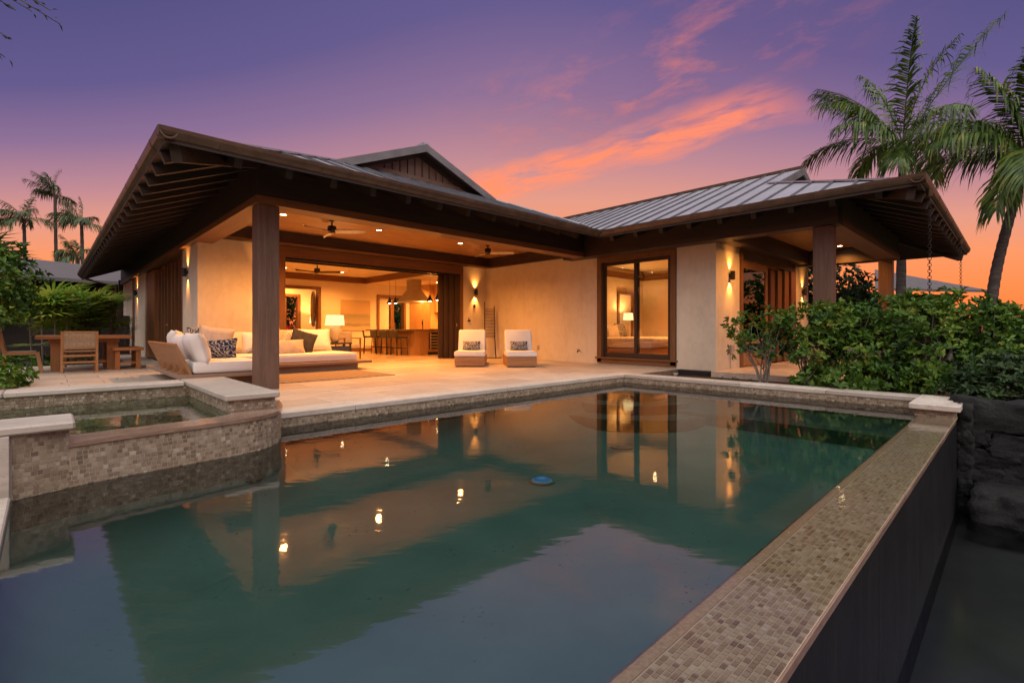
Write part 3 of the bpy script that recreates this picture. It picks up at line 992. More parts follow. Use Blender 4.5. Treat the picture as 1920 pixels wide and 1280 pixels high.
# ================================================================== TERRACE
tb = MB().box(-2.6, 10.56, 6.99, 12.2, -0.2, -0.006).box(1.63, 10.56, 5.842, 6.9895, -0.2, -0.006).box(-2.6, 2.34, 12.2005, 16.75, -0.2, -0.006).box(1.6, 2.34, 16.7505, 26, -0.2, -0.006).box(8.752, 10.56, 5.35, 5.8415, -0.2, -0.006)
m_noise('joint', (0.14, 0.11, 0.085), (0.20, 0.16, 0.13), 8, 0.8)
terr = tb.build('terrace', 'joint', kind='structure')
pw, ph_ = 0.914, 0.61
base = MB().cbox(0.004, pw - 0.004, 0.004, ph_ - 0.004, -0.006, 0.0, 0.002).mesh('paver', 'travertine')
regions = [(1.63, 10.56, 5.842, 6.99), (-0.6, 10.56, 6.99, 12.2), (-2.2, 2.34, 12.2, 16.7), (1.6, 2.34, 16.7, 22.0), (8.752, 10.56, 5.36, 5.842)]
for (ra, rb, rc, rd) in regions:
    j0 = math.floor((rc - 5.842) / ph_ + 1e-6)
    yy = 5.842 + j0 * ph_
    j = j0
    while yy < rd - 1e-6:
        xo = 1.63 - (0.457 if j % 2 else 0)
        i0 = math.floor((ra - xo) / pw)
        xx = xo + i0 * pw
        while xx < rb - 1e-6:
            a, b_ = max(xx, ra), min(xx + pw, rb); c_, d_ = max(yy, rc), min(yy + ph_, rd)
            if b_ - a > 0.02 and d_ - c_ > 0.02:
                if abs(b_ - a - pw) < 1e-4 and abs(d_ - c_ - ph_) < 1e-4:
                    inst('paver', base, (xx, yy, random.uniform(-.0006, .0006)), terr)
                else:
                    MB().cbox(a + .004, b_ - .004, c_ + .004, d_ - .004, -0.006, random.uniform(-.0006, .0006), 0.002).build('paver', 'travertine', terr)
            xx += pw
        yy += ph_; j += 1
# lanai platform
lf = MB().cbox(10.32, 17.6, 2.0, 4.568, -0.16, -0.02, 0.01).build('lanai_platform', 'travertine', kind='structure')
for i in range(8):
    for j in range(4):
        MB().cbox(10.322 + i * 0.9 + .0015, min(10.322 + (i + 1) * 0.9, 17.6) - .0015, 2.002 + j * 0.64 + .0015, min(2.002 + (j + 1) * 0.64, 4.566) - .0015, -0.0195, 0.0 + random.uniform(-.0006, .0006), 0.002).build('paver', 'travertine', lf)
dc = MB().cbox(10.38, 10.55, 4.66, 5.36, -0.13, -0.005, 0.01)
o = dc.build('drain_channel', 'black'); tag(o, 'black drain channel cover at foot of the grey plaster pier', 'drain cover')
cl_ = MB().lathe([(0.0, 0.0), (0.055, 0.085), (0.055, 0.095)], (9.55, 4.98, -0.112), 14)
o = cl_.build('marker_cone', 'pale_plastic'); tag(o, 'tiny white cone standing in soil under the bedroom window', 'marker')
# fallen leaves on the terrace
for (a, b_, rz, lab) in [(0.9, 11.4, .5, 'small dry brown leaf lying nearest the bench legs'), (1.25, 11.2, 1.4, 'small dry brown leaf lying nearest the daybed corner'), (0.2, 11.0, 2.2, 'small dry brown leaf lying nearest the leafy garden bed'), (0.62, 8.05, .2, 'small dry brown leaf lying just behind the spa coping')]:
    lm = MB().add([(0, 0, .004), (.03, .018, .012), (.07, 0, .004), (.03, -.018, .01)], [(0, 1, 2, 3)])
    o = lm.build('fallen_leaf', 'bark', fix=False); o.location = (a, b_, 0.001); o.rotation_euler = (0, 0, rz)
    tag(o, lab, 'leaf', 'fallen leaves on the terrace')

# ================================================================== HOUSE
H = thing('house', 'single storey plaster and dark timber house with hipped standing seam metal roof around the terrace', 'house', (6.0, 12.0, 0))
EX, EY = 0.95, 6.60      # eave corner of the main pavilion
WX, WY = 9.15, 0.97      # eave lines of the right wing
SL = 0.405                # roof pitch
EZ = 3.085                # eave height (top of sheet)
XW = 10.58               # face of the wing wall
YB = 12.26               # face of the terrace back wall
RX = 6.69                # main ridge x
R2X = 13.9               # wing ridge x
WING_R = 18.65


# ---- walls
def wall(x0, x1, y0, y1, z0, z1, mat='plaster', name='wall', par=H):
    return MB().box(x0, x1, y0, y1, z0, z1).build(name, mat, par)


wall(2.35, 4.00, YB, YB + 0.30, -0.1, 3.30)
wall(2.35, 2.65, YB + 0.301, 13.85, -0.1, 2.79)
wall(9.58, XW - .001, YB, YB + 0.30, -0.1, 3.30)
wall(XW, XW + 0.25, 7.735, 12.56, -0.1, 3.60)            # terrace side wall
wall(XW, XW + 0.25, 4.57, 5.49, -0.1, 3.60)              # pier beside window
wall(XW, XW + 0.25, 5.491, 7.734, -0.1, 0.03)            # under the sill
wall(XW, XW + 0.25, 5.491, 7.734, 2.81, 3.6)
wall(10.8305, 11.88, 4.57, 4.82, -0.1, 3.30)             # pier with sconce facing the lanai
wall(16.0, 17.35, 4.57, 4.82, -0.1, 3.30)
wall(17.10, 17.35, 4.8201, 11.5, -0.1, 3.30)
# left flank beyond the folding door
wall(2.35, 2.65, 19.95, 22.6, -0.1, 2.79)
wall(2.35, 2.65, 23.45, 26.3, -0.1, 2.79)
MB().box(2.38, 2.62, 22.601, 23.449, -0.1, 2.79).build('door_panel', 'mid_wood_z', H)
MB().box(2.2, 2.34, 26.301, 26.6, -0.1, 3.0).build('post', 'dark_wood_z', H)
# living room shell
wall(2.655, 5.0, 18.7, 18.9, 0.0, 3.3, 'plaster_in')
wall(7.56, 10.14, 18.7, 18.9, 0.0, 3.3, 'plaster_in')
wall(5.0005, 7.5595, 18.7, 18.9, 2.46, 3.3, 'plaster_in')
wall(10.1405, 11.33, 18.7, 18.9, 2.28, 3.3, 'plaster_in')
wall(11.331, 12.4, 18.7, 18.9, 0.0, 3.3, 'plaster_in')
wall(12.2, 12.4, 12.6, 18.699, 0.0, 3.3, 'plaster_in')
wall(2.651, 2.80, 19.0, 20.5, 0.0, 3.3, 'plaster_in')
wall(10.8305, 12.199, 12.35, 12.56, 0, 3.3, 'plaster_in')
# entry hall behind the living room
wall(4.0, 4.2, 18.901, 21.4, 0, 3.3, 'plaster_in')
wall(9.6, 9.8, 18.901, 21.4, 0, 3.3, 'plaster_in')
wall(4.201, 6.35, 21.2, 21.4, 0, 3.3, 'plaster_in')
wall(7.75, 9.599, 21.2, 21.4, 0, 3.3, 'plaster_in')
wall(6.351, 7.749, 21.2, 21.4, 2.32, 3.3, 'plaster_in')
MB().box(4.0, 9.8, 18.701, 21.4, 3.12, 3.3).build('ceiling', 'plaster_in', H)
# floors
MB().box(2.651, 12.2, 12.2005, 18.7, -0.12, 0.002).build('floor', 'floor_stone', H)
MB().box(4.0, 9.8, 18.7005, 21.4, -0.12, 0.002).build('floor', 'floor_stone', H)
MB().box(10.8305, 17.1, 4.8205, 12.35, -0.12, 0.002).build('floor', 'floor_stone', H)
# ceilings
MB().box(2.66, 9.46, 12.57, 18.699, 3.03, 3.10).build('ceiling', 'plaster_in', H)
MB().box(9.5805, 12.199, 12.57, 18.699, 2.80, 2.90).build('ceiling', 'plaster_in', H)
MB().box(9.4605, 9.58, 12.57, 18.699, 2.80, 3.10).build('beam', 'mid_wood_y', H)
MB().box(2.80, 9.4600, 18.60, 18.6995, 2.80, 3.0295).build('beam', 'mid_wood_x', H)
MB().box(5.0, 12.2, 18.685, 18.6998, 0.003, 0.14).build('skirting', 'mid_wood_x', H) if False else None
for a, b_ in ((2.66, 5.0), (7.66, 10.04), (11.43, 12.19)):
    MB().box(a, b_, 18.682, 18.699, 0.003, 0.15).build('skirting', 'mid_wood_x', H)
# bedroom shell
wall(10.8305, 15.8, 9.40, 9.6, 0.0, 3.3, 'plaster_in')
wall(15.6, 15.8, 6.3, 9.399, 0.0, 3.3, 'plaster_in')
wall(15.6, 15.8, 4.82, 6.299, 2.35, 3.3, 'plaster_in')
MB().box(15.58, 15.82, 6.2, 6.299, 0, 2.3495).box(15.58, 15.82, 4.83, 4.93, 0, 2.3495).build('window_frame', 'mid_wood_z', H)
MB().box(10.8305, 15.599, 4.8205, 9.399, 3.0, 3.1).build('ceiling', 'plaster_in', H)
MB().box(10.8305, 15.599, 9.30, 9.3995, 2.66, 2.86).build('beam', 'mid_wood_x', H)
MB().box(15.50, 15.5995, 4.83, 9.2995, 2.66, 2.86).build('beam', 'mid_wood_y', H)

# ---- posts and beams
def post(x0, y0, w_=0.30, z1=2.70):
    p = MB().cbox(x0, x0 + w_, y0, y0 + w_, 0.0, 2.775, 0.006).build('post', 'post_wood_z', H)
    return p


post(2.27, 7.82)
post(10.15, 2.30)
post(16.20, 2.30)
# main beam (front), left beam (flank), wing beams; each with a paler lower board
MB().box(2.25, 10.079, 7.80, 8.14, 2.90, 3.46).build('beam', 'dark_wood_x', H)
MB().box(2.235, 10.079, 7.785, 8.15, 2.78, 2.8995).build('beam_trim', 'mid_wood_x', H)
MB().box(2.25, 2.62, 8.1505, 26.2, 2.90, 3.46).build('beam', 'dark_wood_y', H)
MB().box(2.235, 2.635, 8.1505, 26.2, 2.7905, 2.8995).build('beam_trim', 'mid_wood_y', H)
MB().box(10.08, 10.42, 2.20, 8.50, 2.90, 3.46).build('beam', 'dark_wood_y', H)
MB().box(10.065, 10.43, 2.185, 8.50, 2.78, 2.8995).build('beam_trim', 'dark_wood_y', H)
MB().box(10.421, 16.55, 2.20, 2.58, 2.90, 3.46).build('beam', 'post_wood_x', H)
MB().box(10.431, 16.565, 2.185, 2.60, 2.78, 2.8995).build('beam_trim', 'post_wood_x', H)
MB().box(16.17, 16.55, 2.601, 4.56, 2.78, 3.40).build('beam', 'dark_wood_y', H)
MB().box(10.431, 10.5795, 2.61, 8.5, 2.81, 3.2).build('fascia_board', 'dark_wood_y', H)
# terrace ceiling boards (joined strips) and the dark perimeter beam inside
cb = MB()
y = 8.151
while y < 12.0:
    cb.box(2.636, 10.5, y + 0.003, min(y + 0.117, 12.02), 3.235 + random.uniform(0, .0015), 3.26)
    y += 0.12
o = cb.build('ceiling_boards', 'ceiling_wood', H); o['kind'] = 'stuff'
MB().box(2.636, 10.5795, 8.15, 12.26, 3.262, 3.28).build('ceiling_deck', 'dark_wood_x', H)
MB().box(2.636, 10.50, 12.02, 12.2595, 2.92, 3.2345).build('beam', 'dark_wood_x', H)
MB().box(10.46, 10.5795, 8.501, 12.0195, 2.92, 3.2345).build('beam', 'dark_wood_y', H)
MB().box(2.636, 10.455, 11.985, 12.0195, 2.925, 2.965).build('beam_trim', 'mid_wood_x', H)
# lanai ceiling
cb = MB()
y = 2.601
while y < 4.5:
    cb.box(10.58, 16.169, y + 0.003, min(y + 0.117, 4.565), 3.20 + random.uniform(0, .0015), 3.22)
    y += 0.12
o = cb.build('ceiling_boards', 'ceiling_wood', H); o['kind'] = 'stuff'
MB().box(10.58, 16.169, 2.601, 4.569, 3.2205, 3.24).build('ceiling_deck', 'dark_wood_x', H)
MB().box(10.60, 16.169, 4.25, 4.5695, 2.82, 3.1995).build('beam', 'dark_wood_x', H)

# ---- great pocket opening in the back wall
MB().box(4.001, 9.579, 12.225, 12.50, 2.66, 2.9195).build('door_header', 'mid_wood_x', H)
MB().box(4.16, 9.46, 12.24, 12.30, 2.60, 2.6595).build('door_track', 'bronze', H)
MB().box(4.16, 9.46, 12.42, 12.48, 2.57, 2.6595).build('door_track', 'bronze', H)
MB().box(4.001, 4.155, 12.225, 12.52, 0.0, 2.6595).build('door_jamb', 'mid_wood_z', H)
MB().box(9.46, 9.579, 12.225, 12.52, 0.0, 2.6595).build('door_jamb', 'mid_wood_z', H)
for i in range(4):
    y0 = 12.235 + i * 0.066
    d = MB().cbox(8.77 + (3 - i) * 0.165, 9.455, y0, y0 + 0.045, 0.01, 2.595, 0.004).build('sliding_door', 'dark_wood_z', H)
    if i == 0:
        MB().lathe([(0.012, 0), (0.012, 0.10)], (9.32, 12.226, 1.0), 8).build('handle', 'steel', d)
# ---- bedroom window
wf = MB()
y0, y1, z0, z1 = 5.50, 7.73, 0.06, 2.80
t1 = 0.13
wn = MB().box(XW - 0.035, XW + 0.2, y0, y0 + t1, z0, z1).box(XW - 0.035, XW + 0.2, y1 - t1, y1, z0, z1).box(XW - 0.035, XW + 0.2, y0 + t1 + .0005, y1 - t1 - .0005, z1 - 0.14, z1)
win = wn.build('window', 'mid_wood_z', H)
MB().cbox(XW - 0.075, XW + 0.20, y0 - 0.04, y1 + 0.04, 0.145, 0.185, 0.004).build('sill', 'mid_wood_y', win)
MB().box(XW - 0.035, XW + 0.2, y0 + .001, y1 - .001, 0.035, 0.1445).build('apron', 'mid_wood_y', win)
sash = MB()
a0, a1, c0, c1 = y0 + t1 + .001, y1 - t1 - .001, 0.1855, z1 - 0.141
mid = (a0 + a1) / 2 - 0.03
for (s0, s1, xx) in ((a0, mid + 0.05, XW + 0.015), (mid - 0.05, a1, XW + 0.07)):
    sash.box(xx, xx + 0.05, s0, s0 + 0.085, c0, c1).box(xx, xx + 0.05, s1 - 0.085, s1, c0, c1)
    sash.box(xx, xx + 0.05, s0 + .0855, s1 - .0855, c0, c0 + 0.12).box(xx, xx + 0.05, s0 + .0855, s1 - .0855, c1 - 0.09, c1)
    MB().box(xx + 0.02, xx + 0.026, s0 + .08, s1 - .08, c0 + .11, c1 - .08).build('pane', 'glass', win)
sash.build('sash', 'dark_wood_z', win)

# ---- left flank folding doors
MB().box(2.40, 2.62, 13.851, 14.35, 0.0, 2.74).build('door_jamb', 'mid_wood_z', H)
MB().box(2.38, 2.62, 18.30, 19.949, 0.0, 2.74).build('door_panel', 'oiled_z', H)
for i in range(7):
    yy = 14.6 + i * 0.52
    d = MB().cbox(2.40, 2.95, yy, yy + 0.05, 0.01, 2.70, 0.004).build('folding_door', 'mid_wood_z', H)
MB().box(2.70, 2.74, 14.36, 18.29, 0.0, 2.74).build('door_backing', 'dark_wood_z', H)
MB().lathe([(0.028, 0), (0.028, 0.03)], (2.39, 16.2, 1.02), 12).build('door_knob', 'steel', H)

# ---- lanai folding doors
MB().box(11.885, 12.02, 4.53, 4.80, 0.0, 2.8195).build('door_jamb', 'mid_wood_z', H)
MB().box(15.86, 15.995, 4.53, 4.80, 0.0, 2.8195).build('door_jamb', 'mid_wood_z', H)
MB().box(12.0205, 15.8595, 4.56, 4.80, 2.62, 2.8195).build('door_header', 'mid_wood_x', H)
MB().box(12.0205, 15.8595, 4.535, 4.559, 2.58, 2.70).build('door_track', 'bronze', H)
for i in range(5):
    xx = 13.98 + i * 0.37
    MB().cbox(xx, 15.85, 4.745 - i * 0.062, 4.795 - i * 0.062, 0.01, 2.575, 0.004).build('folding_door', 'mid_wood_z', H)
# swung glazed leaf
lf_ = MB()
ax = [(12.06, 4.60), (13.95, 4.66)]
lf_.cbox(12.06, 12.20, 4.60, 4.65, 0.01, 2.57, .004).cbox(13.72, 13.86, 4.60, 4.65, 0.01, 2.57, .004)
lf_.cbox(12.201, 13.719, 4.60, 4.65, 2.40, 2.57, .004).cbox(12.201, 13.719, 4.60, 4.65, 0.01, 0.35, .004).cbox(12.201, 13.719, 4.60, 4.65, 0.55, 0.67, .004)
gd = lf_.build('glazed_door', 'teak_z', H)
MB().box(12.19, 13.73, 4.622, 4.628, 0.34, 2.41).build('pane', 'glass', gd)

# ---- interior joinery
def frame(x0, x1, y, z1, wd=0.11, dp=0.24, name='door_frame', mat='mid_wood_z', z0=0.0):
    m_ = MB().box(x0, x0 + wd, y - 0.03, y + dp - 0.03, z0, z1 - wd).box(x1 - wd, x1, y - 0.03, y + dp - 0.03, z0, z1 - wd).box(x0, x1, y - 0.03, y + dp - 0.03, z1 - wd + .0005, z1)
    return m_.build(name, mat, H)


frame(4.99, 7.66, 18.68, 2.55)
fr2 = frame(10.04, 11.43, 18.68, 2.38)
MB().box(10.70, 10.86, 18.70, 18.78, 0, 2.26).build('door_stile', 'mid_wood_z', H)
MB().cbox(10.16, 10.69, 18.82, 18.86, 0.01, 2.26, .004).build('door_panel', 'plaster_in', H)
fw_ = frame(6.30, 7.80, 21.18, 2.40)
MB().box(7.10, 7.24, 21.2, 21.28, 0, 2.28).build('mullion', 'mid_wood_z', fw_.parent)
# round carved wooden disc is a thing of its own further down

# ================================================================== ROOF
def rz(x, y, face):
    if face == 'front':
        return EZ + SL * (y - EY)
    if face == 'left':
        return EZ + SL * (x - EX)
    if face == 'right':
        return EZ + SL * (2 * RX - EX - x)
    if face == 'wingleft':
        return EZ + SL * (x - WX)
    if face == 'wingfront':
        return EZ + SL * (y - WY)
    if face == 'wingright':
        return EZ + SL * (WING_R - x)


MAINR = 2 * RX - EX      # 12.43
GY = 10.34               # gable plane main
OH = 0.34
G2Y = 4.08
OH2 = 0.30
YEND = 26.2
hx = (GY - OH) - EY
faces = {
    'front': [(EX, EY), (WX, EY), (10.79, 8.24), (8.69, GY), (4.69, GY)],
    'left': [(EX, EY), (EX + hx, GY - OH), (RX, GY - OH), (RX, YEND), (EX, YEND)],
    'right': [(10.79, 8.24), (MAINR - hx, GY - OH), (RX, GY - OH), (RX, 21.5), (10.79, 21.5)],
    'wingleft': [(WX, EY), (WX, WY), (WX + (G2Y - OH2 - WY), G2Y - OH2), (R2X, G2Y - OH2), (R2X, 11.75), (10.79, 11.75), (10.79, 8.24)],
    'wingfront': [(WX, WY), (WING_R, WY), (WING_R - (G2Y - WY), G2Y), (WX + (G2Y - WY), G2Y)],
    'wingright': [(WING_R, WY), (WING_R, 11.75), (R2X, 11.75), (R2X, G2Y - OH2), (WING_R - (G2Y - OH2 - WY), G2Y - OH2)],
}
roof = MB().box(RX - 0.09, RX + 0.09, GY - OH - 0.01, 21.5, EZ + SL * (RX - EX) - 0.02, EZ + SL * (RX - EX) + 0.045).build('roof', 'metal_roof', H)
MB().box(R2X - 0.09, R2X + 0.09, G2Y - OH2 - 0.01, 11.76, EZ + SL * (R2X - WX) - 0.02, EZ + SL * (R2X - WX) + 0.05).build('ridge_cap', 'copper', roof)
for fc, poly in faces.items():
    # timber deck below the metal, seen from beneath at the eaves
    MB().prism([(x, y, rz(x, y, fc) - 0.035) for x, y in poly], (0, 0, -0.05)).build('roof_deck', 'soffit_wood_x' if 'front' in fc else 'soffit_wood_y', roof)
    axis = 0 if fc in ('front', 'wingfront') else 1
    lo_, hi_ = min(p[axis] for p in poly), max(p[axis] for p in poly)
    step = 0.46
    if fc in ('left', 'right', 'wingright'):
        MB().prism([(x, y, rz(x, y, fc)) for x, y in poly], (0, 0, -0.033)).build('roof_sheet', 'metal_roof', roof)
        continue
    a = lo_
    while a < hi_ - 0.02:
        b_ = min(a + step, hi_)
        cl = clip_poly(poly, axis, a + 0.001, b_ - 0.001)
        if len(cl) > 2:
            pm_ = MB().prism([(x, y, rz(x, y, fc)) for x, y in cl], (0, 0, -0.03))
            rb = clip_poly(poly, axis, b_ - 0.03, b_ - 0.004)
            if len(rb) > 2:
                MB().prism([(x, y, rz(x, y, fc) + 0.040) for x, y in rb], (0, 0, -0.0395)).build('roof_seam', 'seam_shade_metal', roof)
            pm_.build('roof_panel', 'metal_roof', roof)
        a = b_
# hip caps
def hipcap(p, q, mat='metal_roof'):
    MB().bar(p, q, 0.14, 0.03).build('hip_cap', mat, roof)


hipcap((EX, EY, EZ + 0.02), (EX + hx + .3, GY - .04, EZ + SL * (hx + .3) + 0.02))
hipcap((10.79, 8.24, EZ + SL * 1.64 + 0.02), (8.73, 10.3, EZ + SL * 3.7 + 0.02))
hipcap((WX, WY, EZ + 0.02), (WX + 3.05, WY + 3.05, EZ + SL * 3.05 + 0.02))
hipcap((WING_R, WY, EZ + 0.02), (WING_R - 3.05, WY + 3.05, EZ + SL * 3.05 + 0.02))
# gablets
def gablet(xl, xr, y, zb, zt, oh, n, back):
    xm = (xl + xr) / 2
    MB().prism([(xl + .02, y + 0.10, zb - .12), (xr - .02, y + 0.10, zb - .12), (xm, y + 0.10, zt - 0.1)], (0, 0.05, 0)).build('gable_wall', 'dark_wood_z', H)
    MB().box(xl + 0.25, xr - 0.25, y - 0.05, y + 0.02, zb - 0.02, zb + 0.10).build('gable_sill', 'post_wood_x', H)
    for i in range(n):
        x_ = xl + (xr - xl) * (i + 0.5) / n
        w_ = (xr - xl) / n * 0.86
        top = lambda q: zb + (zt - zb) * (1 - abs(q - xm) / (xm - xl)) - 0.16
        x0_, x1_ = x_ - w_ / 2, x_ + w_ / 2
        t0, t1_ = top(x0_), top(x1_)
        if min(t0, t1_) > zb + 0.12:
            MB().prism([(x0_, y, zb + .1005), (x1_, y, zb + .1005), (x1_, y, t1_), (x0_, y, t0)], (0, 0.03, 0)).build('gable_board', 'post_wood_z', H)
    for sgn, xe in ((-1, xl - oh * 1.0), (1, xr + oh * 1.0)):
        pz = lambda q: zb + (zt - zb) * (1 - abs(q - xm) / (xm - xl))
        q0, q1 = xe, xm
        # barge board under the sheet, and inner lining board
        MB().prism([(q0, y - oh, pz(q0) + .012), (q1, y - oh, pz(q1) + .012), (q1, y - oh, pz(q1) - .17), (q0, y - oh, pz(q0) - .17 + .0)], (0, -0.035, 0)).build('barge_board', 'flashing', H)
        MB().prism([(q0 + sgn * -.35, y - .06, pz(q0 + sgn * -.35) - .04), (q1, y - .06, pz(q1) - .04), (q1, y - .06, pz(q1) - .22), (q0 + sgn * -.35, y - .06, pz(q0 + sgn * -.35) - .22)], (0, 0.05, 0)).build('rake_trim', 'dark_wood_x', H)


gablet(4.69, 8.69, GY, EZ + SL * (GY - EY), EZ + SL * (RX - EX), OH, 19, None)
gablet(WX + G2Y - WY, WING_R - (G2Y - WY), G2Y, EZ + SL * (G2Y - WY), EZ + SL * (R2X - WX), OH2, 13, None)

# ---- rafters: spaced tails carried out to the gutter
def rafter(p, q, mat):
    MB().bar(p, q, 0.09, 0.15).build('rafter', mat, H)


zr = lambda d: EZ - 0.085 - 0.075 + SL * d
y = 7.0
while y < 26.1:
    d = min(1.45, y - EY)
    rafter((EX + 0.03, y, zr(0.03)), (EX + max(0.3, d), y, zr(max(0.3, d))), 'soffit_wood_x'); y += 0.62
x = 1.75
while x < 9.1:
    d = min(1.32, max(0.3, x - EX))
    rafter((x, EY + 0.22, zr(0.22)), (x, EY + d, zr(d)), 'soffit_wood_y'); x += 0.62
y = 1.5
while y < 6.6:
    d = min(1.1, max(0.3, y - WY))
    rafter((WX + 0.22, y, zr(0.22)), (WX + d, y, zr(d)), 'soffit_wood_x'); y += 0.62
x = 9.75
while x < 18.3:
    d = min(1.4, max(0.3, x - WX), max(0.3, WING_R - x))
    rafter((x, WY + 0.03, zr(0.03)), (x, WY + d, zr(d)), 'soffit_wood_y'); x += 0.62
MB().bar((EX + 0.12, EY + 0.12, zr(0.12) - 0.03), (2.3, EY + 1.3, zr(1.33) - 0.03), 0.13, 0.22).build('hip_rafter', 'soffit_wood_x', H)
MB().bar((WX + 0.12, WY + 0.12, zr(0.12) - 0.03), (WX + 1.2, WY + 1.2, zr(1.2) - 0.03), 0.13, 0.22).build('hip_rafter', 'soffit_wood_x', H)
MB().bar((WING_R - 0.12, WY + 0.12, zr(0.12) - 0.03), (WING_R - 1.5, WY + 1.5, zr(1.5) - 0.03), 0.13, 0.22).build('hip_rafter', 'soffit_wood_x', H)
# inner fill behind rafters so no light leaks between beam and roof
MB().box(2.30, 2.50, 8.3, 26.0, 3.461, 3.66).build('frieze', 'dark_wood_y', H)
MB().box(2.30, 10.0, 7.95, 8.10, 3.461, 3.62).build('frieze', 'dark_wood_x', H)

# ---- half-round copper gutters with collars
def gutter(p, q, outdir):
    p, q, od = Vector(p), Vector(q), Vector(outdir)
    d = (q - p); L_ = d.length; d.normalize()
    r, th = 0.10, 0.012
    prof = []
    for k in range(10):
        a = math.pi * k / 9
        prof.append((-math.cos(a) * r, -math.sin(a) * r * 1.3))
    inner = [(u * 0.86, v * 0.86) for u, v in reversed(prof)]
    m_ = MB()
    pr = prof + inner
    m_.prism([p + od * (u - 0.03) + Vector((0, 0, v + EZ + 0.075)) for u, v in pr], d * L_)
    gt = m_.build('gutter', 'copper', H)
    cm = MB()
    s_ = 0.6
    while s_ < L_ - 0.2:
        big = [(u * 1.05, v * 1.05) for u, v in prof] + [(u * 0.98, v * 0.98) for u, v in reversed(prof)]
        cm.prism([p + d * s_ + od * (u - 0.03) + Vector((0, 0, v + EZ + 0.075)) for u, v in big], d * 0.025)
        s_ += 1.22
    cm.build('gutter_collar', 'copper', gt)


gutter((EX, EY - .06, 0), (EX, YEND, 0), (-1, 0, 0))
gutter((EX - .06, EY, 0), (WX - .05, EY, 0), (0, -1, 0))
gutter((WX, EY - .03, 0), (WX, WY - .06, 0), (-1, 0, 0))
gutter((WX - .06, WY, 0), (WING_R, WY, 0), (0, -1, 0))
# downpipe at the back of the flank
MB().tube([(0.96, 26.0, 3.02), (1.5, 26.25, 2.85), (2.1, 26.3, 2.72), (2.16, 26.3, 0.0)], 0.045, 8).build('downpipe', 'copper', H)

# ================================================================== LIGHT FITTINGS
def sconce(x, y, z, n, label, e=7.0):
    n = Vector(n)
    t_ = thing('wall_sconce', label, 'wall light', (x, y, z), 'black cylinder sconces on the plaster walls')
    c = Vector((x, y, z)) + n * 0.075
    MB().lathe([(0.048, -0.10), (0.052, -0.098), (0.052, 0.098), (0.048, 0.10), (0.040, 0.10), (0.040, 0.06), (0, 0.06)], c, 18).build('shade', 'black', t_, smooth=False)
    MB().box(*sorted((x, x + n.x * 0.03)) if n.x else (x - 0.03, x + 0.03), *(sorted((y, y + n.y * 0.03)) if n.y else (y - 0.03, y + 0.03)), z - 0.04, z + 0.04).build('bracket', 'black', t_)
    MB().lathe([(0.038, 0), (0.0, 0.004)], c + Vector((0, 0, -0.099)), 14).build('lamp_disc', 'sconce_glow', t_)
    MB().lathe([(0.038, 0.0), (0.0, 0.004)], c + Vector((0, 0, 0.066)), 14).build('lamp_disc', 'sconce_glow', t_)
    light('uplight', 'SPOT', c + Vector((0, 0, 0.115)), e * 0.6, t_, WARM, 0.03, 84, 1.0, tuple(Vector((0, 0, 1)) - n * 0.30))
    light('downlight', 'SPOT', c - Vector((0, 0, 0.115)), e * 0.75, t_, WARM, 0.03, 84, 1.0, tuple(Vector((0, 0, -1)) - n * 0.30))


sconce(10.08, YB, 2.12, (0, -1, 0), 'black sconce in the terrace corner above the towel ladder', 50)
sconce(3.62, YB, 2.12, (0, -1, 0), 'black sconce on terrace wall half hidden behind the corner post', 50)
sconce(2.35, 13.25, 2.22, (-1, 0, 0), 'black sconce on the flank wall between corner post and folding doors', 34)
sconce(2.35, 21.9, 2.22, (-1, 0, 0), 'black sconce farthest back on flank wall behind the dining table', 34)
sconce(11.30, 4.57, 2.14, (0, -1, 0), 'black sconce on grey pier right of the bedroom window', 48)
sconce(16.72, 4.57, 2.05, (0, -1, 0), 'black sconce beyond the lanai folding doors above the bushes', 46)


def downlight(x, y, z, label, e=30, spot=95):
    t_ = thing('ceiling_downlight', label, 'ceiling light', (x, y, z), 'round recessed ceiling lights')
    MB().lathe([(0.085, 0.0), (0.085, -0.008), (0.062, -0.010), (0.058, 0.0)], (x, y, z), 22).build('trim_ring', 'ceramic', t_)
    MB().lathe([(0.057, -0.004), (0.0, -0.005)], (x, y, z), 18).build('lens', 'lamp_glow', t_)
    light('beam_light', 'SPOT', (x, y, z - 0.03), e, t_, WARM, 0.05, spot, 0.8)


TE = 440
downlight(3.46, 10.30, 3.235, 'recessed ceiling light just right of the corner post', TE, 150)
downlight(5.62, 10.36, 3.235, 'recessed ceiling light midway along the terrace ceiling between two fans', TE, 150)
downlight(8.06, 10.42, 3.235, 'recessed ceiling light beside the right hand terrace fan', TE, 150)
downlight(5.9, 17.4, 3.03, 'recessed light left of the dark fan in the living room ceiling', 280, 150)
downlight(7.9, 17.3, 3.03, 'recessed light right of the dark fan in the living room ceiling', 280, 150)
downlight(11.3, 16.1, 2.80, 'recessed light in kitchen ceiling right of the range hood', 380, 150)
downlight(11.0, 17.6, 2.80, 'added recessed light brightening the oak cabinets at the far kitchen corner', 300, 150)  # extra kitchen lamp, added only to brighten the cabinets
downlight(4.2, 14.2, 3.03, 'recessed living room light out of sight behind the header', 280, 150)
downlight(8.0, 14.2, 3.03, 'recessed living room light nearest the sliding doors', 280, 150)
downlight(12.6, 7.2, 3.0, 'recessed bedroom light above the bed', 294, 150)
downlight(14.3, 6.0, 3.0, 'recessed bedroom light nearest the lanai', 294, 150)
downlight(7.0, 20.3, 3.12, 'recessed light in the entry hall', 420, 160)
downlight(11.4, 3.4, 3.20, 'recessed lanai light behind the first lanai post', 182, 150)
downlight(15.7, 3.37, 3.20, 'recessed lanai light near the far lanai post', 154, 150)


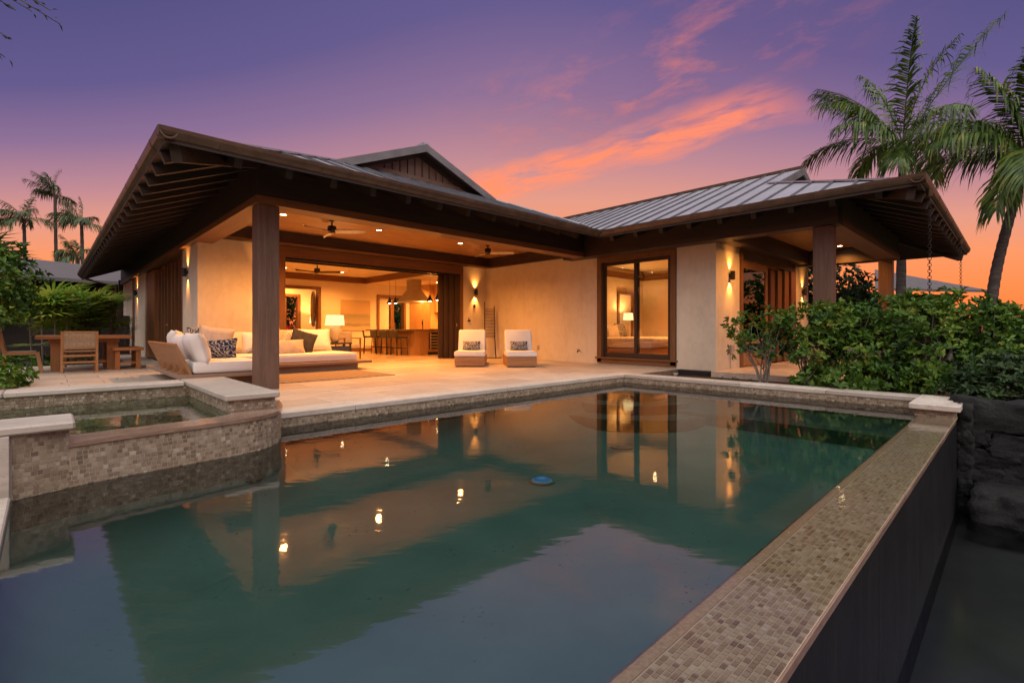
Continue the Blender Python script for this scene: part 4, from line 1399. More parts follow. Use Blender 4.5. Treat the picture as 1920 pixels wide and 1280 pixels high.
def fan(x, y, zc, zh, blade, hub, rot, label, L_=0.66):
    t_ = thing('ceiling_fan', label, 'ceiling fan', (x, y, zh))
    MB().tube([(x, y, zc), (x, y, zh + 0.1)], 0.018, 8).build('rod', hub, t_)
    MB().lathe([(0.05, 0), (0.06, -0.03), (0.02, -0.04)], (x, y, zc), 16).build('canopy', hub, t_)
    MB().lathe([(0.03, 0.12), (0.085, 0.11), (0.095, 0.02), (0.06, -0.035), (0.0, -0.05)], (x, y, zh), 20).build('motor', hub, t_)
    for k in range(3):
        a = rot + k * 2 * math.pi / 3
        m_ = MB()
        prof = [(0.07, 0.045), (0.18, 0.062), (0.40, 0.075), (0.58, 0.068), (0.655, 0.045), (L_, 0.02)]
        vs = []
        for r_, w_ in prof:
            for sgn in (1, -1):
                vs.append((r_, sgn * w_, -0.022 * sgn - 0.0))
        for r_, w_ in prof:
            for sgn in (1, -1):
                vs.append((r_, sgn * w_, -0.022 * sgn - 0.012))
        n = len(prof) * 2
        fs = []
        for i in range(len(prof) - 1):
            fs.append((2 * i, 2 * i + 1, 2 * i + 3, 2 * i + 2)); fs.append((n + 2 * i, n + 2 * i + 2, n + 2 * i + 3, n + 2 * i + 1))
            fs.append((2 * i, 2 * i + 2, n + 2 * i + 2, n + 2 * i)); fs.append((2 * i + 1, n + 2 * i + 1, n + 2 * i + 3, 2 * i + 3))
        fs.append((n - 2, n - 1, 2 * n - 1, 2 * n - 2))
        m_.add(vs, fs).xform(Matrix.Translation((x, y, zh)) @ Matrix.Rotation(a, 4, 'Z'))
        m_.build('blade', blade, t_)


fan(4.38, 10.1, 3.235, 2.99, 'ceramic', 'bronze', R(-42), 'pale three bladed ceiling fan over the daybed', 0.72)
fan(8.77, 10.1, 3.235, 3.02, 'ceramic', 'bronze', R(-42), 'pale three bladed ceiling fan over the loungers', 0.72)
fan(6.16, 15.3, 3.03, 2.72, 'bronze', 'bronze', R(-46), 'dark slender bladed ceiling fan in the living room', 0.75)

# ================================================================== SOFT FURNISHING HELPERS
def pillow_mb(w_, h_, t_, nx=12, ny=10, puff=2.4, dent=0.0):
    """cushion lying in local XZ plane, thickness along Y"""
    vs, fs = [], []
    for side in (1, -1):
        for j in range(ny + 1):
            for i in range(nx + 1):
                u = 2 * i / nx - 1; v = 2 * j / ny - 1
                e_ = max(0.0, (1 - abs(u) ** puff)) ** 0.5 * max(0.0, (1 - abs(v) ** puff)) ** 0.5
                pinch = 1 - 0.07 * (1 - abs(v) ** 1.5) * abs(u) ** 3 - 0.0
                pinchv = 1 - 0.07 * (1 - abs(u) ** 1.5) * abs(v) ** 3
                wr = 0.012 * math.sin(7 * u + 3 * v) * e_
                d = 1 - dent * math.exp(-((u * 2.2) ** 2)) * max(0, v)
                vs.append((u * w_ / 2 * pinch, side * (e_ * t_ / 2 + 0.006 + wr * .5), v * h_ / 2 * pinchv * d))
    n = (nx + 1) * (ny + 1)
    for s_ in range(2):
        for j in range(ny):
            for i in range(nx):
                a = s_ * n + j * (nx + 1) + i
                q = (a, a + 1, a + nx + 2, a + nx + 1)
                fs.append(q if s_ else tuple(reversed(q)))
    def rim(i0, i1):
        fs.append((i0, i1, i1 + n, i0 + n))
    for i in range(nx):
        rim(i, i + 1); rim(ny * (nx + 1) + i + 1, ny * (nx + 1) + i)
    for j in range(ny):
        rim((j + 1) * (nx + 1), j * (nx + 1)); rim(j * (nx + 1) + nx, (j + 1) * (nx + 1) + nx)
    m_ = MB(); m_.add(vs, fs)
    return m_


def cushion(name, loc, w_, h_, t_, rotz, tilt, mat, label, cat='cushion', group=None, roll=0.0, puff=2.4, dent=0.0):
    m_ = pillow_mb(w_, h_, t_, puff=puff, dent=dent)
    o = m_.build(name, mat, smooth=True)
    o.location = loc
    o.rotation_euler = (Matrix.Rotation(rotz, 4, 'Z') @ Matrix.Rotation(tilt, 4, 'X') @ Matrix.Rotation(roll, 4, 'Y')).to_euler()
    return tag(o, label, cat, group)


def piping(par, x0, x1, y0, y1, z, mat, c=0.03):
    pts = []
    for cx0, cy0, a0 in ((x1 - c, y1 - c, 0), (x0 + c, y1 - c, 90), (x0 + c, y0 + c, 180), (x1 - c, y0 + c, 270)):
        for a in (0, 30, 60, 90):
            pts.append((cx0 + c * math.cos(R(a0 + a)), cy0 + c * math.sin(R(a0 + a)), z))
    pts.append(pts[0])
    return MB().tube(pts, 0.006, 5, False).build('piping', mat, par, fix=False)


# ================================================================== DAYBED (L-shaped)
db = thing('daybed', 'large L shaped low timber daybed with tilted plank back and white mattress', 'daybed', (3.0, 10.4, 0))
MB().cbox(1.70, 2.60, 8.95, 11.75, 0.0, 0.15, 0.005).build('plinth', 'grey_teak', db)
MB().cbox(2.601, 5.10, 10.36, 11.75, 0.0, 0.15, 0.005).build('plinth', 'grey_teak', db)
MB().cbox(1.42, 2.72, 8.67, 11.95, 0.151, 0.21, 0.006).build('platform', 'grey_teak', db)
MB().cbox(2.722, 5.36, 10.20, 11.95, 0.151, 0.21, 0.006).build('platform', 'grey_teak', db)
MB().rbox(1.62, 2.62, 8.75, 11.70, 0.212, 0.395, 0.05, 4).build('mattress', 'white_fabric', db, smooth=True)
MB().rbox(2.63, 5.06, 10.28, 11.70, 0.212, 0.395, 0.05, 4).build('mattress', 'white_fabric', db, smooth=True)
for mt_ in [c for c in db.children if c.name.startswith('mattress')]:
    xs = (1.62, 2.62, 8.75, 11.70) if mt_.name == 'mattress' else (2.63, 5.06, 10.28, 11.70)
    for zz in (0.232, 0.376):
        piping(mt_, xs[0] + .012, xs[1] - .012, xs[2] + .012, xs[3] - .012, zz, 'cream_fabric', 0.05)
bp = MB().prism([(1.61, 8.75, 0.215), (1.61, 11.40, 0.215), (1.41, 11.40, 0.69), (1.41, 8.75, 0.69)], (-0.035, 0, -0.012))
bp.build('back_panel', 'teak_y', db)
for yy in (8.95, 9.45, 9.98, 10.5):
    MB().prism([(1.445, yy, 0.2105), (1.58, yy, 0.2105), (1.53, yy, 0.34)], (0, 0.03, 0)).build('gusset', 'teak_z', db)
bp = MB().prism([(2.55, 11.72, 0.215), (5.0, 11.72, 0.215), (5.0, 11.92, 0.80), (2.55, 11.92, 0.80)], (0, 0.035, -0.012))
bp.build('back_panel', 'teak_x', db)
CG = 'white back cushions on the daybed'
cushion('back_cushion', (1.74, 9.17, 0.61), 0.86, 0.50, 0.26, R(-90), R(16), 'white_fabric', 'plump white cushion nearest the spa leaning on the tilted daybed back', 'cushion', CG, puff=4)
cushion('back_cushion', (1.74, 10.05, 0.60), 0.84, 0.46, 0.27, R(-88), R(16), 'white_fabric', 'plump white cushion second along the tilted daybed back', 'cushion', CG, puff=4)
cushion('back_cushion', (1.76, 10.90, 0.64), 0.80, 0.52, 0.26, R(-93), R(12), 'white_fabric', 'rumpled white cushion at far end of the tilted daybed back', 'cushion', CG, puff=3)
cushion('back_cushion', (2.62, 11.55, 0.62), 0.92, 0.48, 0.24, R(0), R(-14), 'cream_fabric', 'cream back cushion in the inner corner of the daybed', 'cushion', CG, puff=4)
cushion('back_cushion', (3.42, 11.55, 0.62), 0.84, 0.48, 0.24, R(2), R(-14), 'white_fabric', 'wide white back cushion seen just left of the corner post', 'cushion', CG, puff=4)
cushion('back_cushion', (4.55, 11.50, 0.66), 0.80, 0.54, 0.22, R(-2), R(-16), 'white_fabric', 'wide white back cushion at right end of the daybed', 'cushion', CG, puff=4)
PG = 'scatter pillows on the daybed'
cushion('pillow', (2.34, 10.75, 0.67), 0.64, 0.58, 0.20, R(-30), R(-14), 'taupe_fabric', 'large oatmeal pillow standing behind the blue patterned one', 'pillow', PG, R(8))
cushion('pillow', (2.22, 9.95, 0.55), 0.66, 0.38, 0.17, R(-40), R(-22), 'swirl_fabric', 'blue and grey swirl patterned lumbar pillow', 'pillow', PG, R(-6))
cushion('pillow', (2.15, 11.25, 0.70), 0.55, 0.52, 0.18, R(-50), R(-14), 'pattern_fabric', 'dark patterned pillow tucked at far corner of the daybed', 'pillow', PG)
cushion('pillow', (3.52, 11.22, 0.69), 0.58, 0.58, 0.18, R(14), R(-20), 'taupe_fabric', 'oatmeal pillow just right of the corner post', 'pillow', PG, R(-10))
cushion('pillow', (3.86, 11.30, 0.66), 0.52, 0.52, 0.16, R(-6), R(-18), 'dotted_fabric', 'speckled beige pillow behind the charcoal pillow', 'pillow', PG)
cushion('pillow', (4.12, 11.05, 0.63), 0.54, 0.54, 0.18, R(-10), R(-24), 'charcoal_fabric', 'charcoal square pillow leaning to the right', 'pillow', PG, R(20))
cushion('pillow', (3.72, 10.72, 0.535), 0.66, 0.33, 0.16, R(4), R(-22), 'taupe_fabric', 'beige lumbar pillow lying in front of the charcoal pillow', 'pillow', PG)
rug = MB().cbox(2.3, 4.98, 8.52, 10.30, 0.001, 0.012, 0.003).build('rug', 'rug_weave')
tag(rug, 'brown woven rug on the terrace in front of the daybed', 'rug')

# ================================================================== LOUNGERS
def make_lounger():
    t_ = thing('lounger', 'x', 'lounger', (0, 0, 0), 'loungers by the terrace wall')
    # local: front edge along X at y=0, body runs to +Y
    MB().cbox(-0.36, 0.36, 0.0, 1.6, 0.025, 0.245, 0.006).build('base', 'teak_x', t_)
    MB().box(-0.33, 0.33, 0.03, 1.57, 0.0, 0.0245).build('toe_kick', 'dark_wood_x', t_)
    MB().rbox(-0.375, 0.375, -0.02, 0.86, 0.246, 0.375, 0.045, 4).build('seat_cushion', 'white_fabric', t_, smooth=True)
    sc_ = [c for c in t_.children if c.name.startswith('seat_cushion')][0]
    piping(sc_, -0.366, 0.366, -0.011, 0.851, 0.362, 'taupe_fabric', 0.05)
    piping(sc_, -0.366, 0.366, -0.011, 0.851, 0.259, 'taupe_fabric', 0.05)
    b = MB().rbox(-0.35, 0.35, -0.06, 0.07, 0.0, 0.60, 0.045, 4)
    b.xform(Matrix.Translation((0, 0.80, 0.34)) @ Matrix.Rotation(R(-24), 4, 'X'))
    b.build('back_cushion', 'white_fabric', t_, smooth=True)
    s_ = MB().box(-0.30, 0.30, 0.075, 0.10, 0.0, 0.60)
    s_.xform(Matrix.Translation((0, 0.80, 0.33)) @ Matrix.Rotation(R(-24), 4, 'X'))
    s_.build('back_board', 'teak_z', t_)
    for sx in (-0.27, 0.27):
        MB().bar((sx, 1.10, 0.72), (sx, 1.42, 0.25), 0.04, 0.03).build('strut', 'teak_z', t_)
    return t_


l1 = make_lounger()
l1['label'] = 'white cushioned lounger nearest the sliding doors beside towel ladder'
ld = dup(l1, (8.20, 8.20, 0), R(-39), 'white cushioned lounger to the right of the towel ladder with scratched base')
l1.location = (7.36, 9.15, 0); l1.rotation_euler = (0, 0, R(-43))
for rt_, lab in ((l1, 'blue and white leaf print lumbar pillow on the lounger nearest the sliding doors'), (ld, 'blue and white leaf print lumbar pillow on the lounger right of the towel ladder')):
    mt = Matrix.Translation(rt_.location) @ Matrix.Rotation(rt_.rotation_euler.z, 4, 'Z')
    p = mt @ Vector((0, 0.74, 0.50))
    cushion('lumbar_pillow', p, 0.45, 0.24, 0.12, rt_.rotation_euler.z, R(-26), 'pattern_fabric', lab, 'pillow', 'lumbar pillows on the loungers')

# towel ladder leaning in the corner
tl = thing('towel_ladder', 'dark metal towel ladder with a ribbed pale towel leaning in terrace corner', 'ladder', (10.2, 11.75, 0))
for sx, top in ((0.0, 1.80), (0.31, 1.66)):
    MB().tube([(10.02 + sx * .72, 11.62 - sx * .7, 0.0), (10.05 + sx * .72, 11.72 - sx * .7, 0.7), (10.16 + sx * .72, 11.86 - sx * .7, top)], 0.018, 7).build('rail', 'bronze', tl)
for k in range(20):
    z_ = 0.66 + k * 0.047
    f = (z_ / 2.0)
    xx, yy = 10.03 + 0.12 * f, 11.64 + 0.2 * f
    sag = 0.0
    MB().bar((xx, yy - .015, z_), (xx + 0.225, yy - 0.225, z_), 0.014, 0.026).build('slat', 'stone_top', tl)
MB().tube([(9.98, 11.60, 0.02), (10.15, 11.35, 0.02), (10.35, 11.25, 0.02)], 0.014, 6).build('foot', 'bronze', tl)
sv = thing('shower_valve', 'small bronze shower valve and lever on the plaster beside towel ladder', 'tap', (9.83, 12.26, 1.2))
MB().tube([(9.80, 12.25, 1.19), (9.80, 12.16, 1.19)], 0.03, 10).build('body', 'bronze', sv)
MB().tube([(9.80, 12.17, 1.19), (9.72, 12.14, 1.28)], 0.012, 6).build('lever', 'bronze', sv)
o = MB().cbox(10.02, 10.10, 12.235, 12.258, 1.62, 1.72, 0.004).build('wall_switch', 'bronze'); tag(o, 'small dark switch plate under the corner sconce', 'switch')
o = MB().cbox(10.552, 10.578, 9.85, 9.93, 0.32, 0.44, 0.004).build('wall_outlet', 'grey_plastic'); tag(o, 'small grey outlet cover on the wall right of the second lounger', 'outlet')
hb = thing('hose_bib', 'little brass hose tap on the plaster wall left of bedroom window', 'tap', (10.57, 8.3, 0.32))
MB().tube([(10.575, 8.33, 0.33), (10.49, 8.33, 0.33), (10.46, 8.33, 0.28)], 0.014, 7).build('spout', 'bronze', hb)
MB().lathe([(0.035, 0), (0.035, 0.01)], (10.50, 8.33, 0.36), 10).build('wheel', 'bronze', hb)
ob = thing('outlet_box', 'pale weatherproof outlet box low on the lanai pier', 'outlet', (11.32, 4.56, 0.45))
MB().cbox(11.22, 11.42, 4.50, 4.568, 0.38, 0.56, 0.008).build('cover', 'grey_plastic', ob)
MB().tube([(11.32, 4.56, 0.38), (11.32, 4.56, 0.01)], 0.008, 6).build('conduit', 'grey_plastic', ob)

# ================================================================== DINING SET
dt = thing('dining_table', 'heavy teak outdoor dining table by the garden bed', 'table', (0.75, 14.9, 0))
MB().cbox(-0.18, 1.40, 13.98, 15.6, 0.70, 0.775, 0.006).build('tabletop', 'oiled_x', dt)
MB().box(0.02, 1.2, 14.2, 15.4, 0.62, 0.6995).build('apron', 'oiled_x', dt)
for (a, b_) in ((0.06, 14.22), (0.98, 14.22), (0.06, 15.28), (0.98, 15.28)):
    MB().cbox(a, a + 0.20, b_, b_ + 0.12, 0.0, 0.6195, 0.005).build('leg', 'oiled_z', dt)
MB().cbox(0.261, 0.979, 14.24, 14.28, 0.16, 0.22, 0.004).build('stretcher', 'oiled_x', dt)


def make_chair():
    """local: sitter faces +Y, back at y=-0.25"""
    t_ = thing('dining_chair', 'x', 'chair', (0, 0, 0), 'teak dining chairs with woven backs')
    for sx in (-0.275, 0.275):
        MB().bar((sx, -0.24, 0.0), (sx, -0.24, 0.43), 0.042, 0.05, (0, 1, 0)).build('leg', 'teak_z', t_)
        MB().bar((sx, -0.24, 0.4305), (sx, -0.32, 0.86), 0.042, 0.05, (0, 1, 0)).build('back_post', 'teak_z', t_)
        MB().bar((sx, 0.30, 0.0), (sx, 0.24, 0.43), 0.042, 0.06, (0, 1, 0)).build('leg', 'teak_z', t_)
        MB().box(sx - .02, sx + .02, -0.21, 0.22, 0.385, 0.44).build('side_rail', 'teak_y', t_)
    MB().box(-0.254, 0.254, -0.26, -0.22, 0.335, 0.375).build('back_rail', 'teak_x', t_)
    MB().box(-0.254, 0.254, -0.26, -0.225, 0.20, 0.235).build('stretcher', 'teak_x', t_)
    MB().box(-0.254, 0.254, 0.21, 0.25, 0.39, 0.43).build('front_rail', 'teak_x', t_)
    wv_ = MB()
    for k in range(24):
        x_ = -0.252 + k * 0.0215
        wv_.bar((x_, -0.255, 0.52), (x_, -0.315, 0.845), 0.016, 0.016, (0, 1, 0))
    o = wv_.build('woven_back', 'wicker', t_); o['kind'] = 'stuff'
    MB().bar((-0.254, -0.318, 0.85), (0.254, -0.318, 0.85), 0.03, 0.03).build('top_rail', 'teak_x', t_)
    MB().bar((-0.254, -0.252, 0.51), (0.254, -0.252, 0.51), 0.03, 0.03).build('lower_rail', 'teak_x', t_)
    ws = MB()
    for k in range(20):
        y_ = -0.215 + k * 0.022
        ws.box(-0.254, 0.254, y_, y_ + 0.017, 0.437, 0.452)
    o = ws.build('woven_seat', 'wicker', t_); o['kind'] = 'stuff'
    return t_


c1 = make_chair()
c1['label'] = 'teak chair with its woven back turned to the pool'
c2 = dup(c1, (-0.38, 14.35, 0), R(-90), 'teak chair seen side on at left of the dining table')
c3 = dup(c1, (0.6, 16.0, 0), R(180), 'teak chair on far side of the dining table')
c1.location = (0.50, 13.90, 0)
bn_ = thing('bench', 'low teak stool bench at right of the dining table', 'bench', (1.35, 14.3, 0))
MB().cbox(1.06, 1.62, 13.95, 14.95, 0.43, 0.50, 0.005).build('seat', 'oiled_y', bn_)
for (a, b_) in ((1.10, 14.0), (1.48, 14.0), (1.10, 14.8), (1.48, 14.8)):
    MB().cbox(a, a + 0.09, b_, b_ + 0.09, 0, 0.4295, 0.004).build('leg', 'oiled_z', bn_)
MB().box(1.11, 1.57, 14.02, 14.05, 0.13, 0.17).build('stretcher', 'oiled_x', bn_)

# ================================================================== LIVING ROOM
def table_lamp(x, y, z0, zs0, zs1, rs, label, base='urn', e=10):
    t_ = thing('table_lamp', label, 'lamp', (x, y, z0))
    if base == 'urn':
        h_ = zs0 - z0
        MB().lathe([(0.09, 0), (0.13, h_ * .25), (0.175, h_ * .6), (0.17, h_ * .78), (0.10, h_ * .92), (0.03, h_ * .95), (0.025, h_)], (x, y, z0), 20).build('base', 'ceramic', t_, smooth=True)
    else:
        MB().lathe([(0.09, 0), (0.09, 0.02), (0.022, 0.03), (0.022, zs0 - z0)], (x, y, z0), 14).build('base', 'ceramic', t_)
    MB().lathe([(rs * 1.06, 0), (rs * .94, zs1 - zs0), (rs * .925, zs1 - zs0), (rs * 1.045, 0)], (x, y, zs0), 28).build('lamp_shade', 'shade_glow', t_, smooth=False)
    MB().lathe([(0.035, 0.0), (0.04, 0.05), (0.0, 0.10)], (x, y, zs0 + 0.04), 12).build('bulb', 'bulb_glow', t_)
    light('lamp_light', 'POINT', (x, y, zs0 + 0.18), e, t_, (1.0, 0.50, 0.15), 0.06)


st = thing('side_table', 'dark side table with a shelf standing behind the daybed', 'side table', (5.75, 13.0, 0))
MB().cbox(5.42, 6.12, 12.78, 13.28, 0.50, 0.545, 0.004).build('top', 'dark_wood_x', st)
MB().cbox(5.46, 6.08, 12.8, 13.26, 0.2, 0.44, 0.004).build('drawer_box', 'blue_cloth', st)
for a in (5.44, 6.06):
    for b_ in (12.80, 13.22):
        MB().box(a, a + .04, b_, b_ + .04, 0.003, 0.4995).build('leg', 'dark_wood_z', st)
table_lamp(5.72, 13.0, 0.546, 1.02, 1.30, 0.24, 'large urn table lamp with drum shade on the side table', 'urn', 60)
ac = thing('armchair', 'slim framed armchair behind the side table', 'armchair', (6.6, 14.2, 0))
for (a, b_, h_) in ((6.4, 13.9, .62), (6.9, 13.9, .62), (6.4, 14.5, .85), (6.9, 14.5, .85)):
    MB().box(a, a + .035, b_, b_ + .035, 0.003, h_).build('leg', 'mid_wood_z', ac)
MB().rbox(6.41, 6.92, 13.9, 14.5, 0.34, 0.46, 0.03).build('seat', 'cream_fabric', ac, smooth=True)
MB().rbox(6.41, 6.92, 14.44, 14.53, 0.47, 0.84, 0.03).build('backrest', 'cream_fabric', ac, smooth=True)
for a in (6.395, 6.895):
    MB().box(a, a + .045, 13.88, 14.55, 0.621, 0.65).build('armrest', 'mid_wood_y', ac)
ar = thing('canvas_painting', 'large unframed beige and olive abstract canvas on the living room wall', 'painting', (9.08, 18.68, 1.49))
o = MB().box(8.46, 9.72, 18.655, 18.699, 0.88, 2.10).build('canvas', 'canvas_art', ar)
dk = thing('round_disc', 'round carved wooden disc leaning at the hall doorway', 'wall decor', (7.5, 19.2, 1.7))
dm = MB().lathe([(0.70, -0.03), (0.70, 0.03), (0.52, 0.035), (0.50, 0.0), (0.50, -0.03)], (0, 0, 0), 40)
dm.xform(Matrix.Translation((7.62, 19.3, 1.72)) @ Matrix.Rotation(R(90), 4, 'X') @ Matrix.Rotation(R(62), 4, 'Y'))
dm.build('ring', 'mid_wood_z', dk)
d2 = MB().lathe([(0.50, -0.02), (0.50, 0.01), (0.0, 0.012)], (0, 0, 0), 40)
d2.xform(Matrix.Translation((7.62, 19.3, 1.72)) @ Matrix.Rotation(R(90), 4, 'X') @ Matrix.Rotation(R(62), 4, 'Y'))
d2.build('face', 'dark_wood_z', dk)
cs = thing('console_table', 'pale console table in the entry hall under a lamp', 'console', (8.3, 20.7, 0))
MB().cbox(7.85, 9.2, 20.5, 20.9, 0.78, 0.82, .004).build('top', 'teak_x', cs)
for a in (7.88, 9.12):
    MB().box(a, a + .05, 20.52, 20.88, 0.003, 0.7795).build('leg', 'teak_z', cs)
table_lamp(8.23, 20.6, 0.821, 1.18, 1.46, 0.24, 'slim table lamp glowing in the entry hall', 'stick', 50)

# kitchen island and bar stools
ki = thing('kitchen_island', 'honey oak kitchen island with dark stone counter and wine cooler', 'island', (9.8, 16, 0))
MB().box(9.27, 9.84, 14.6, 17.6, 0.003, 0.865).build('carcass', 'oak_z', ki)
MB().box(9.8405, 10.7, 14.64, 17.6, 0.10, 0.865).build('carcass', 'oak_z', ki)
MB().box(9.8405, 10.7, 14.68, 17.5, 0.003, 0.0995).build('toe_kick', 'black', ki)
MB().cbox(9.0, 10.72, 14.55, 17.65, 0.866, 0.912, 0.004).build('counter', 'stone_top', ki)
wc = MB().box(9.93, 10.60, 14.60, 14.6395, 0.20, 0.80).build('wine_cooler', 'black', ki)
for k in range(5):
    MB().box(9.97, 10.56, 14.585, 14.5995, 0.27 + k * 0.105, 0.30 + k * 0.105).build('shelf', 'steel', wc)
MB().box(9.93, 9.965, 14.575, 14.5995, 0.2, 0.8).build('door_stile', 'steel', wc)
fa = MB().tube([(10.28, 15.6, 0.912), (10.28, 15.6, 1.12), (10.26, 15.57, 1.22), (10.20, 15.5, 1.27), (10.14, 15.42, 1.22), (10.12, 15.4, 1.10)], 0.016, 8)
o = fa.build('faucet', 'bronze'); tag(o, 'tall bronze gooseneck faucet on the island counter', 'faucet')


def make_stool():
    """local: sitter faces +X (towards the island)"""
    t_ = thing('bar_stool', 'x', 'bar stool', (0, 0, 0), 'dark bar stools along the island')
    for sx in (-0.19, 0.19):
        for sy in (-0.19, 0.19):
            MB().bar((sx * 1.15, sy * 1.12, 0.003), (sx, sy, 0.60), 0.022, 0.022).build('leg', 'bronze', t_)
    MB().rbox(-0.22, 0.22, -0.23, 0.23, 0.60, 0.665, 0.02).build('seat', 'leather', t_)
    b = MB().rbox(-0.025, 0.025, -0.235, 0.235, 0.0, 0.28, 0.018)
    b.xform(Matrix.Translation((-0.21, 0, 0.60)) @ Matrix.Rotation(R(-8), 4, 'Y'))
    b.build('backrest', 'leather', t_)
    for sy in (-0.20, 0.20):
        MB().box(-0.2, 0.2, sy - .01, sy + .01, 0.25, 0.27).build('footrest', 'bronze', t_)
    return t_


s1 = make_stool()
s1['label'] = 'dark leather bar stool nearest the wine cooler end of island'
for yy, lab in ((15.72, 'dark leather bar stool second from the wine cooler end'), (16.42, 'dark leather bar stool third from the wine cooler end'), (17.15, 'dark leather bar stool at far end of the island turned slightly outward')):
    dup(s1, (8.92, yy, 0), 0.0 if yy < 17 else R(-25), lab)
s1.location = (8.92, 15.02, 0)

# range hood
hd = thing('range_hood', 'brushed metal pyramid range hood above the kitchen island', 'range hood', (10.1, 15.95, 2.0))
def frust(mb, c, a0, b0, z0, a1, b1, z1):
    vs = [(c[0] + sx * a0, c[1] + sy * b0, z0) for sx, sy in ((-1, -1), (1, -1), (1, 1), (-1, 1))] + [(c[0] + sx * a1, c[1] + sy * b1, z1) for sx, sy in ((-1, -1), (1, -1), (1, 1), (-1, 1))]
    return mb.add(vs, [(3, 2, 1, 0), (4, 5, 6, 7), (0, 1, 5, 4), (1, 2, 6, 5), (2, 3, 7, 6), (3, 0, 4, 7)])
HC = (10.12, 15.95)
frust(MB(), HC, 0.42, 0.52, 1.93, 0.42, 0.52, 1.975).build('rim', 'steel', hd)
frust(MB(), HC, 0.42, 0.52, 1.9755, 0.20, 0.22, 2.40).build('canopy', 'steel', hd)
frust(MB(), HC, 0.19, 0.21, 2.4005, 0.19, 0.21, 2.799).build('chimney', 'steel', hd)


def pendant(x, y, z, label):
    t_ = thing('pendant_lamp', label, 'pendant light', (x, y, z), 'small dark pendants over the island')
    MB().tube([(x, y, 2.799), (x, y, z + 0.22)], 0.006, 5).build('cord', 'black', t_)
    MB().lathe([(0.02, 0.24), (0.035, 0.20), (0.06, 0.13), (0.115, 0.03), (0.12, 0.0), (0.112, 0.0), (0.055, 0.12)], (x, y, z), 16).build('lamp_shade', 'bronze', t_)
    MB().lathe([(0.0, -0.03), (0.045, 0.0), (0.05, 0.03), (0.02, 0.09)], (x, y, z), 12).build('bulb', 'bulb_glow', t_)
    light('pendant_light', 'POINT', (x, y, z - 0.06), 14, t_, WARM, 0.04)


pendant(9.68, 17.0, 1.93, 'left pendant of the pair left of the range hood')
pendant(9.80, 16.75, 1.93, 'right pendant of the pair left of the range hood')
pendant(10.30, 15.15, 1.96, 'lower pendant of the pair right of the range hood')
pendant(10.50, 14.95, 2.0, 'outermost pendant of the pair right of the range hood')
# oak cabinet run
kc = thing('kitchen_cabinet', 'tall honey oak cabinet wall with lit niche behind the island', 'cabinet', (11.95, 16, 0))
MB().box(11.62, 12.195, 17.05, 18.66, 0.003, 2.795).build('carcass', 'oak_z', kc)
for k in range(3):
    MB().cbox(11.60, 11.6195, 17.06 + k * .535, 17.58 + k * .535, 0.12, 2.78, 0.003).build('door', 'oak_z', kc)
MB().box(11.62, 12.195, 13.0, 17.049, 0.003, 0.90).build('base_unit', 'oak_z', kc)
MB().box(11.82, 12.195, 13.0, 17.049, 1.62, 2.795).build('wall_unit', 'oak_z', kc)
MB().box(11.58, 12.195, 13.0, 17.045, 0.901, 0.94).build('counter', 'stone_top', kc)
for k in range(5):
    MB().cbox(11.80, 11.8195, 13.02 + k * .8, 13.80 + k * .8, 1.63, 2.78, 0.003).build('door', 'oak_z', kc)
light('niche_light', 'AREA', (11.98, 16.0, 1.60), 50, kc, WARM, size=0.5)

# bedroom
bd = thing('bed', 'broad bed with pale rumpled bedding seen through the window', 'bed', (13.2, 8.2, 0))
MB().cbox(12.0, 14.0, 6.9, 9.2, 0.10, 0.36, .005).build('frame', 'teak_y', bd)
MB().rbox(12.02, 13.98, 6.95, 9.18, 0.361, 0.62, 0.08, 4).build('mattress', 'cream_fabric', bd, smooth=True)
MB().cbox(11.95, 14.05, 9.21, 9.28, 0.0, 1.05, .005).build('headboard', 'teak_x', bd)
for (a, b_) in ((12.05, 6.95), (13.87, 6.95), (12.05, 9.1), (13.87, 9.1)):
    MB().box(a, a + .08, b_, b_ + .08, 0.003, 0.0995).build('leg', 'teak_z', bd)
MB().rbox(11.96, 14.04, 6.88, 8.5, 0.50, 0.68, 0.07, 4).build('duvet', 'cream_fabric', bd, smooth=True)
BG = 'pillows on the bed'
cushion('bed_pillow', (12.45, 8.95, 0.86), 0.62, 0.50, 0.2, R(-6), R(-18), 'pattern_fabric', 'grey patterned bed pillow at left against the headboard', 'pillow', BG)
cushion('bed_pillow', (12.95, 8.90, 0.84), 0.56, 0.48, 0.2, R(-12), R(-20), 'taupe_fabric', 'oatmeal bed pillow in the middle', 'pillow', BG)
cushion('bed_pillow', (13.5, 8.95, 0.86), 0.6, 0.5, 0.2, R(4), R(-18), 'pattern_fabric', 'grey patterned bed pillow behind the window mullion', 'pillow', BG)
ft = thing('bed_bench', 'rounded upholstered bench at the foot of bed', 'bench', (12.9, 6.2, 0))
MB().rbox(12.15, 13.75, 6.0, 6.5, 0.42, 0.66, 0.08, 4).build('seat', 'cream_fabric', ft, smooth=True)
MB().box(12.25, 13.65, 6.05, 6.45, 0.003, 0.4195).build('base', 'teak_x', ft)
table_lamp(14.1, 9.05, 0.62, 1.22, 1.46, 0.16, 'small square bedside lamp glowing beside the bed', 'stick', 40)
nt = thing('nightstand', 'small oak nightstand under the bedside lamp', 'nightstand', (14.3, 9.05, 0))
MB().cbox(14.06, 14.55, 8.85, 9.28, 0.003, 0.618, .005).build('carcass', 'teak_z', nt)
MB().box(14.08, 14.53, 8.835, 8.8495, 0.33, 0.58).build('drawer', 'teak_x', nt)
frame(13.95, 14.9, 9.37, 2.2, 0.09, 0.06)
o = MB().cbox(12.28, 12.40, 9.38, 9.399, 1.80, 2.0, .003).build('wall_plaque', 'dark_wood_z'); tag(o, 'tiny dark plaque on the bedroom wall left in the window', 'plaque')

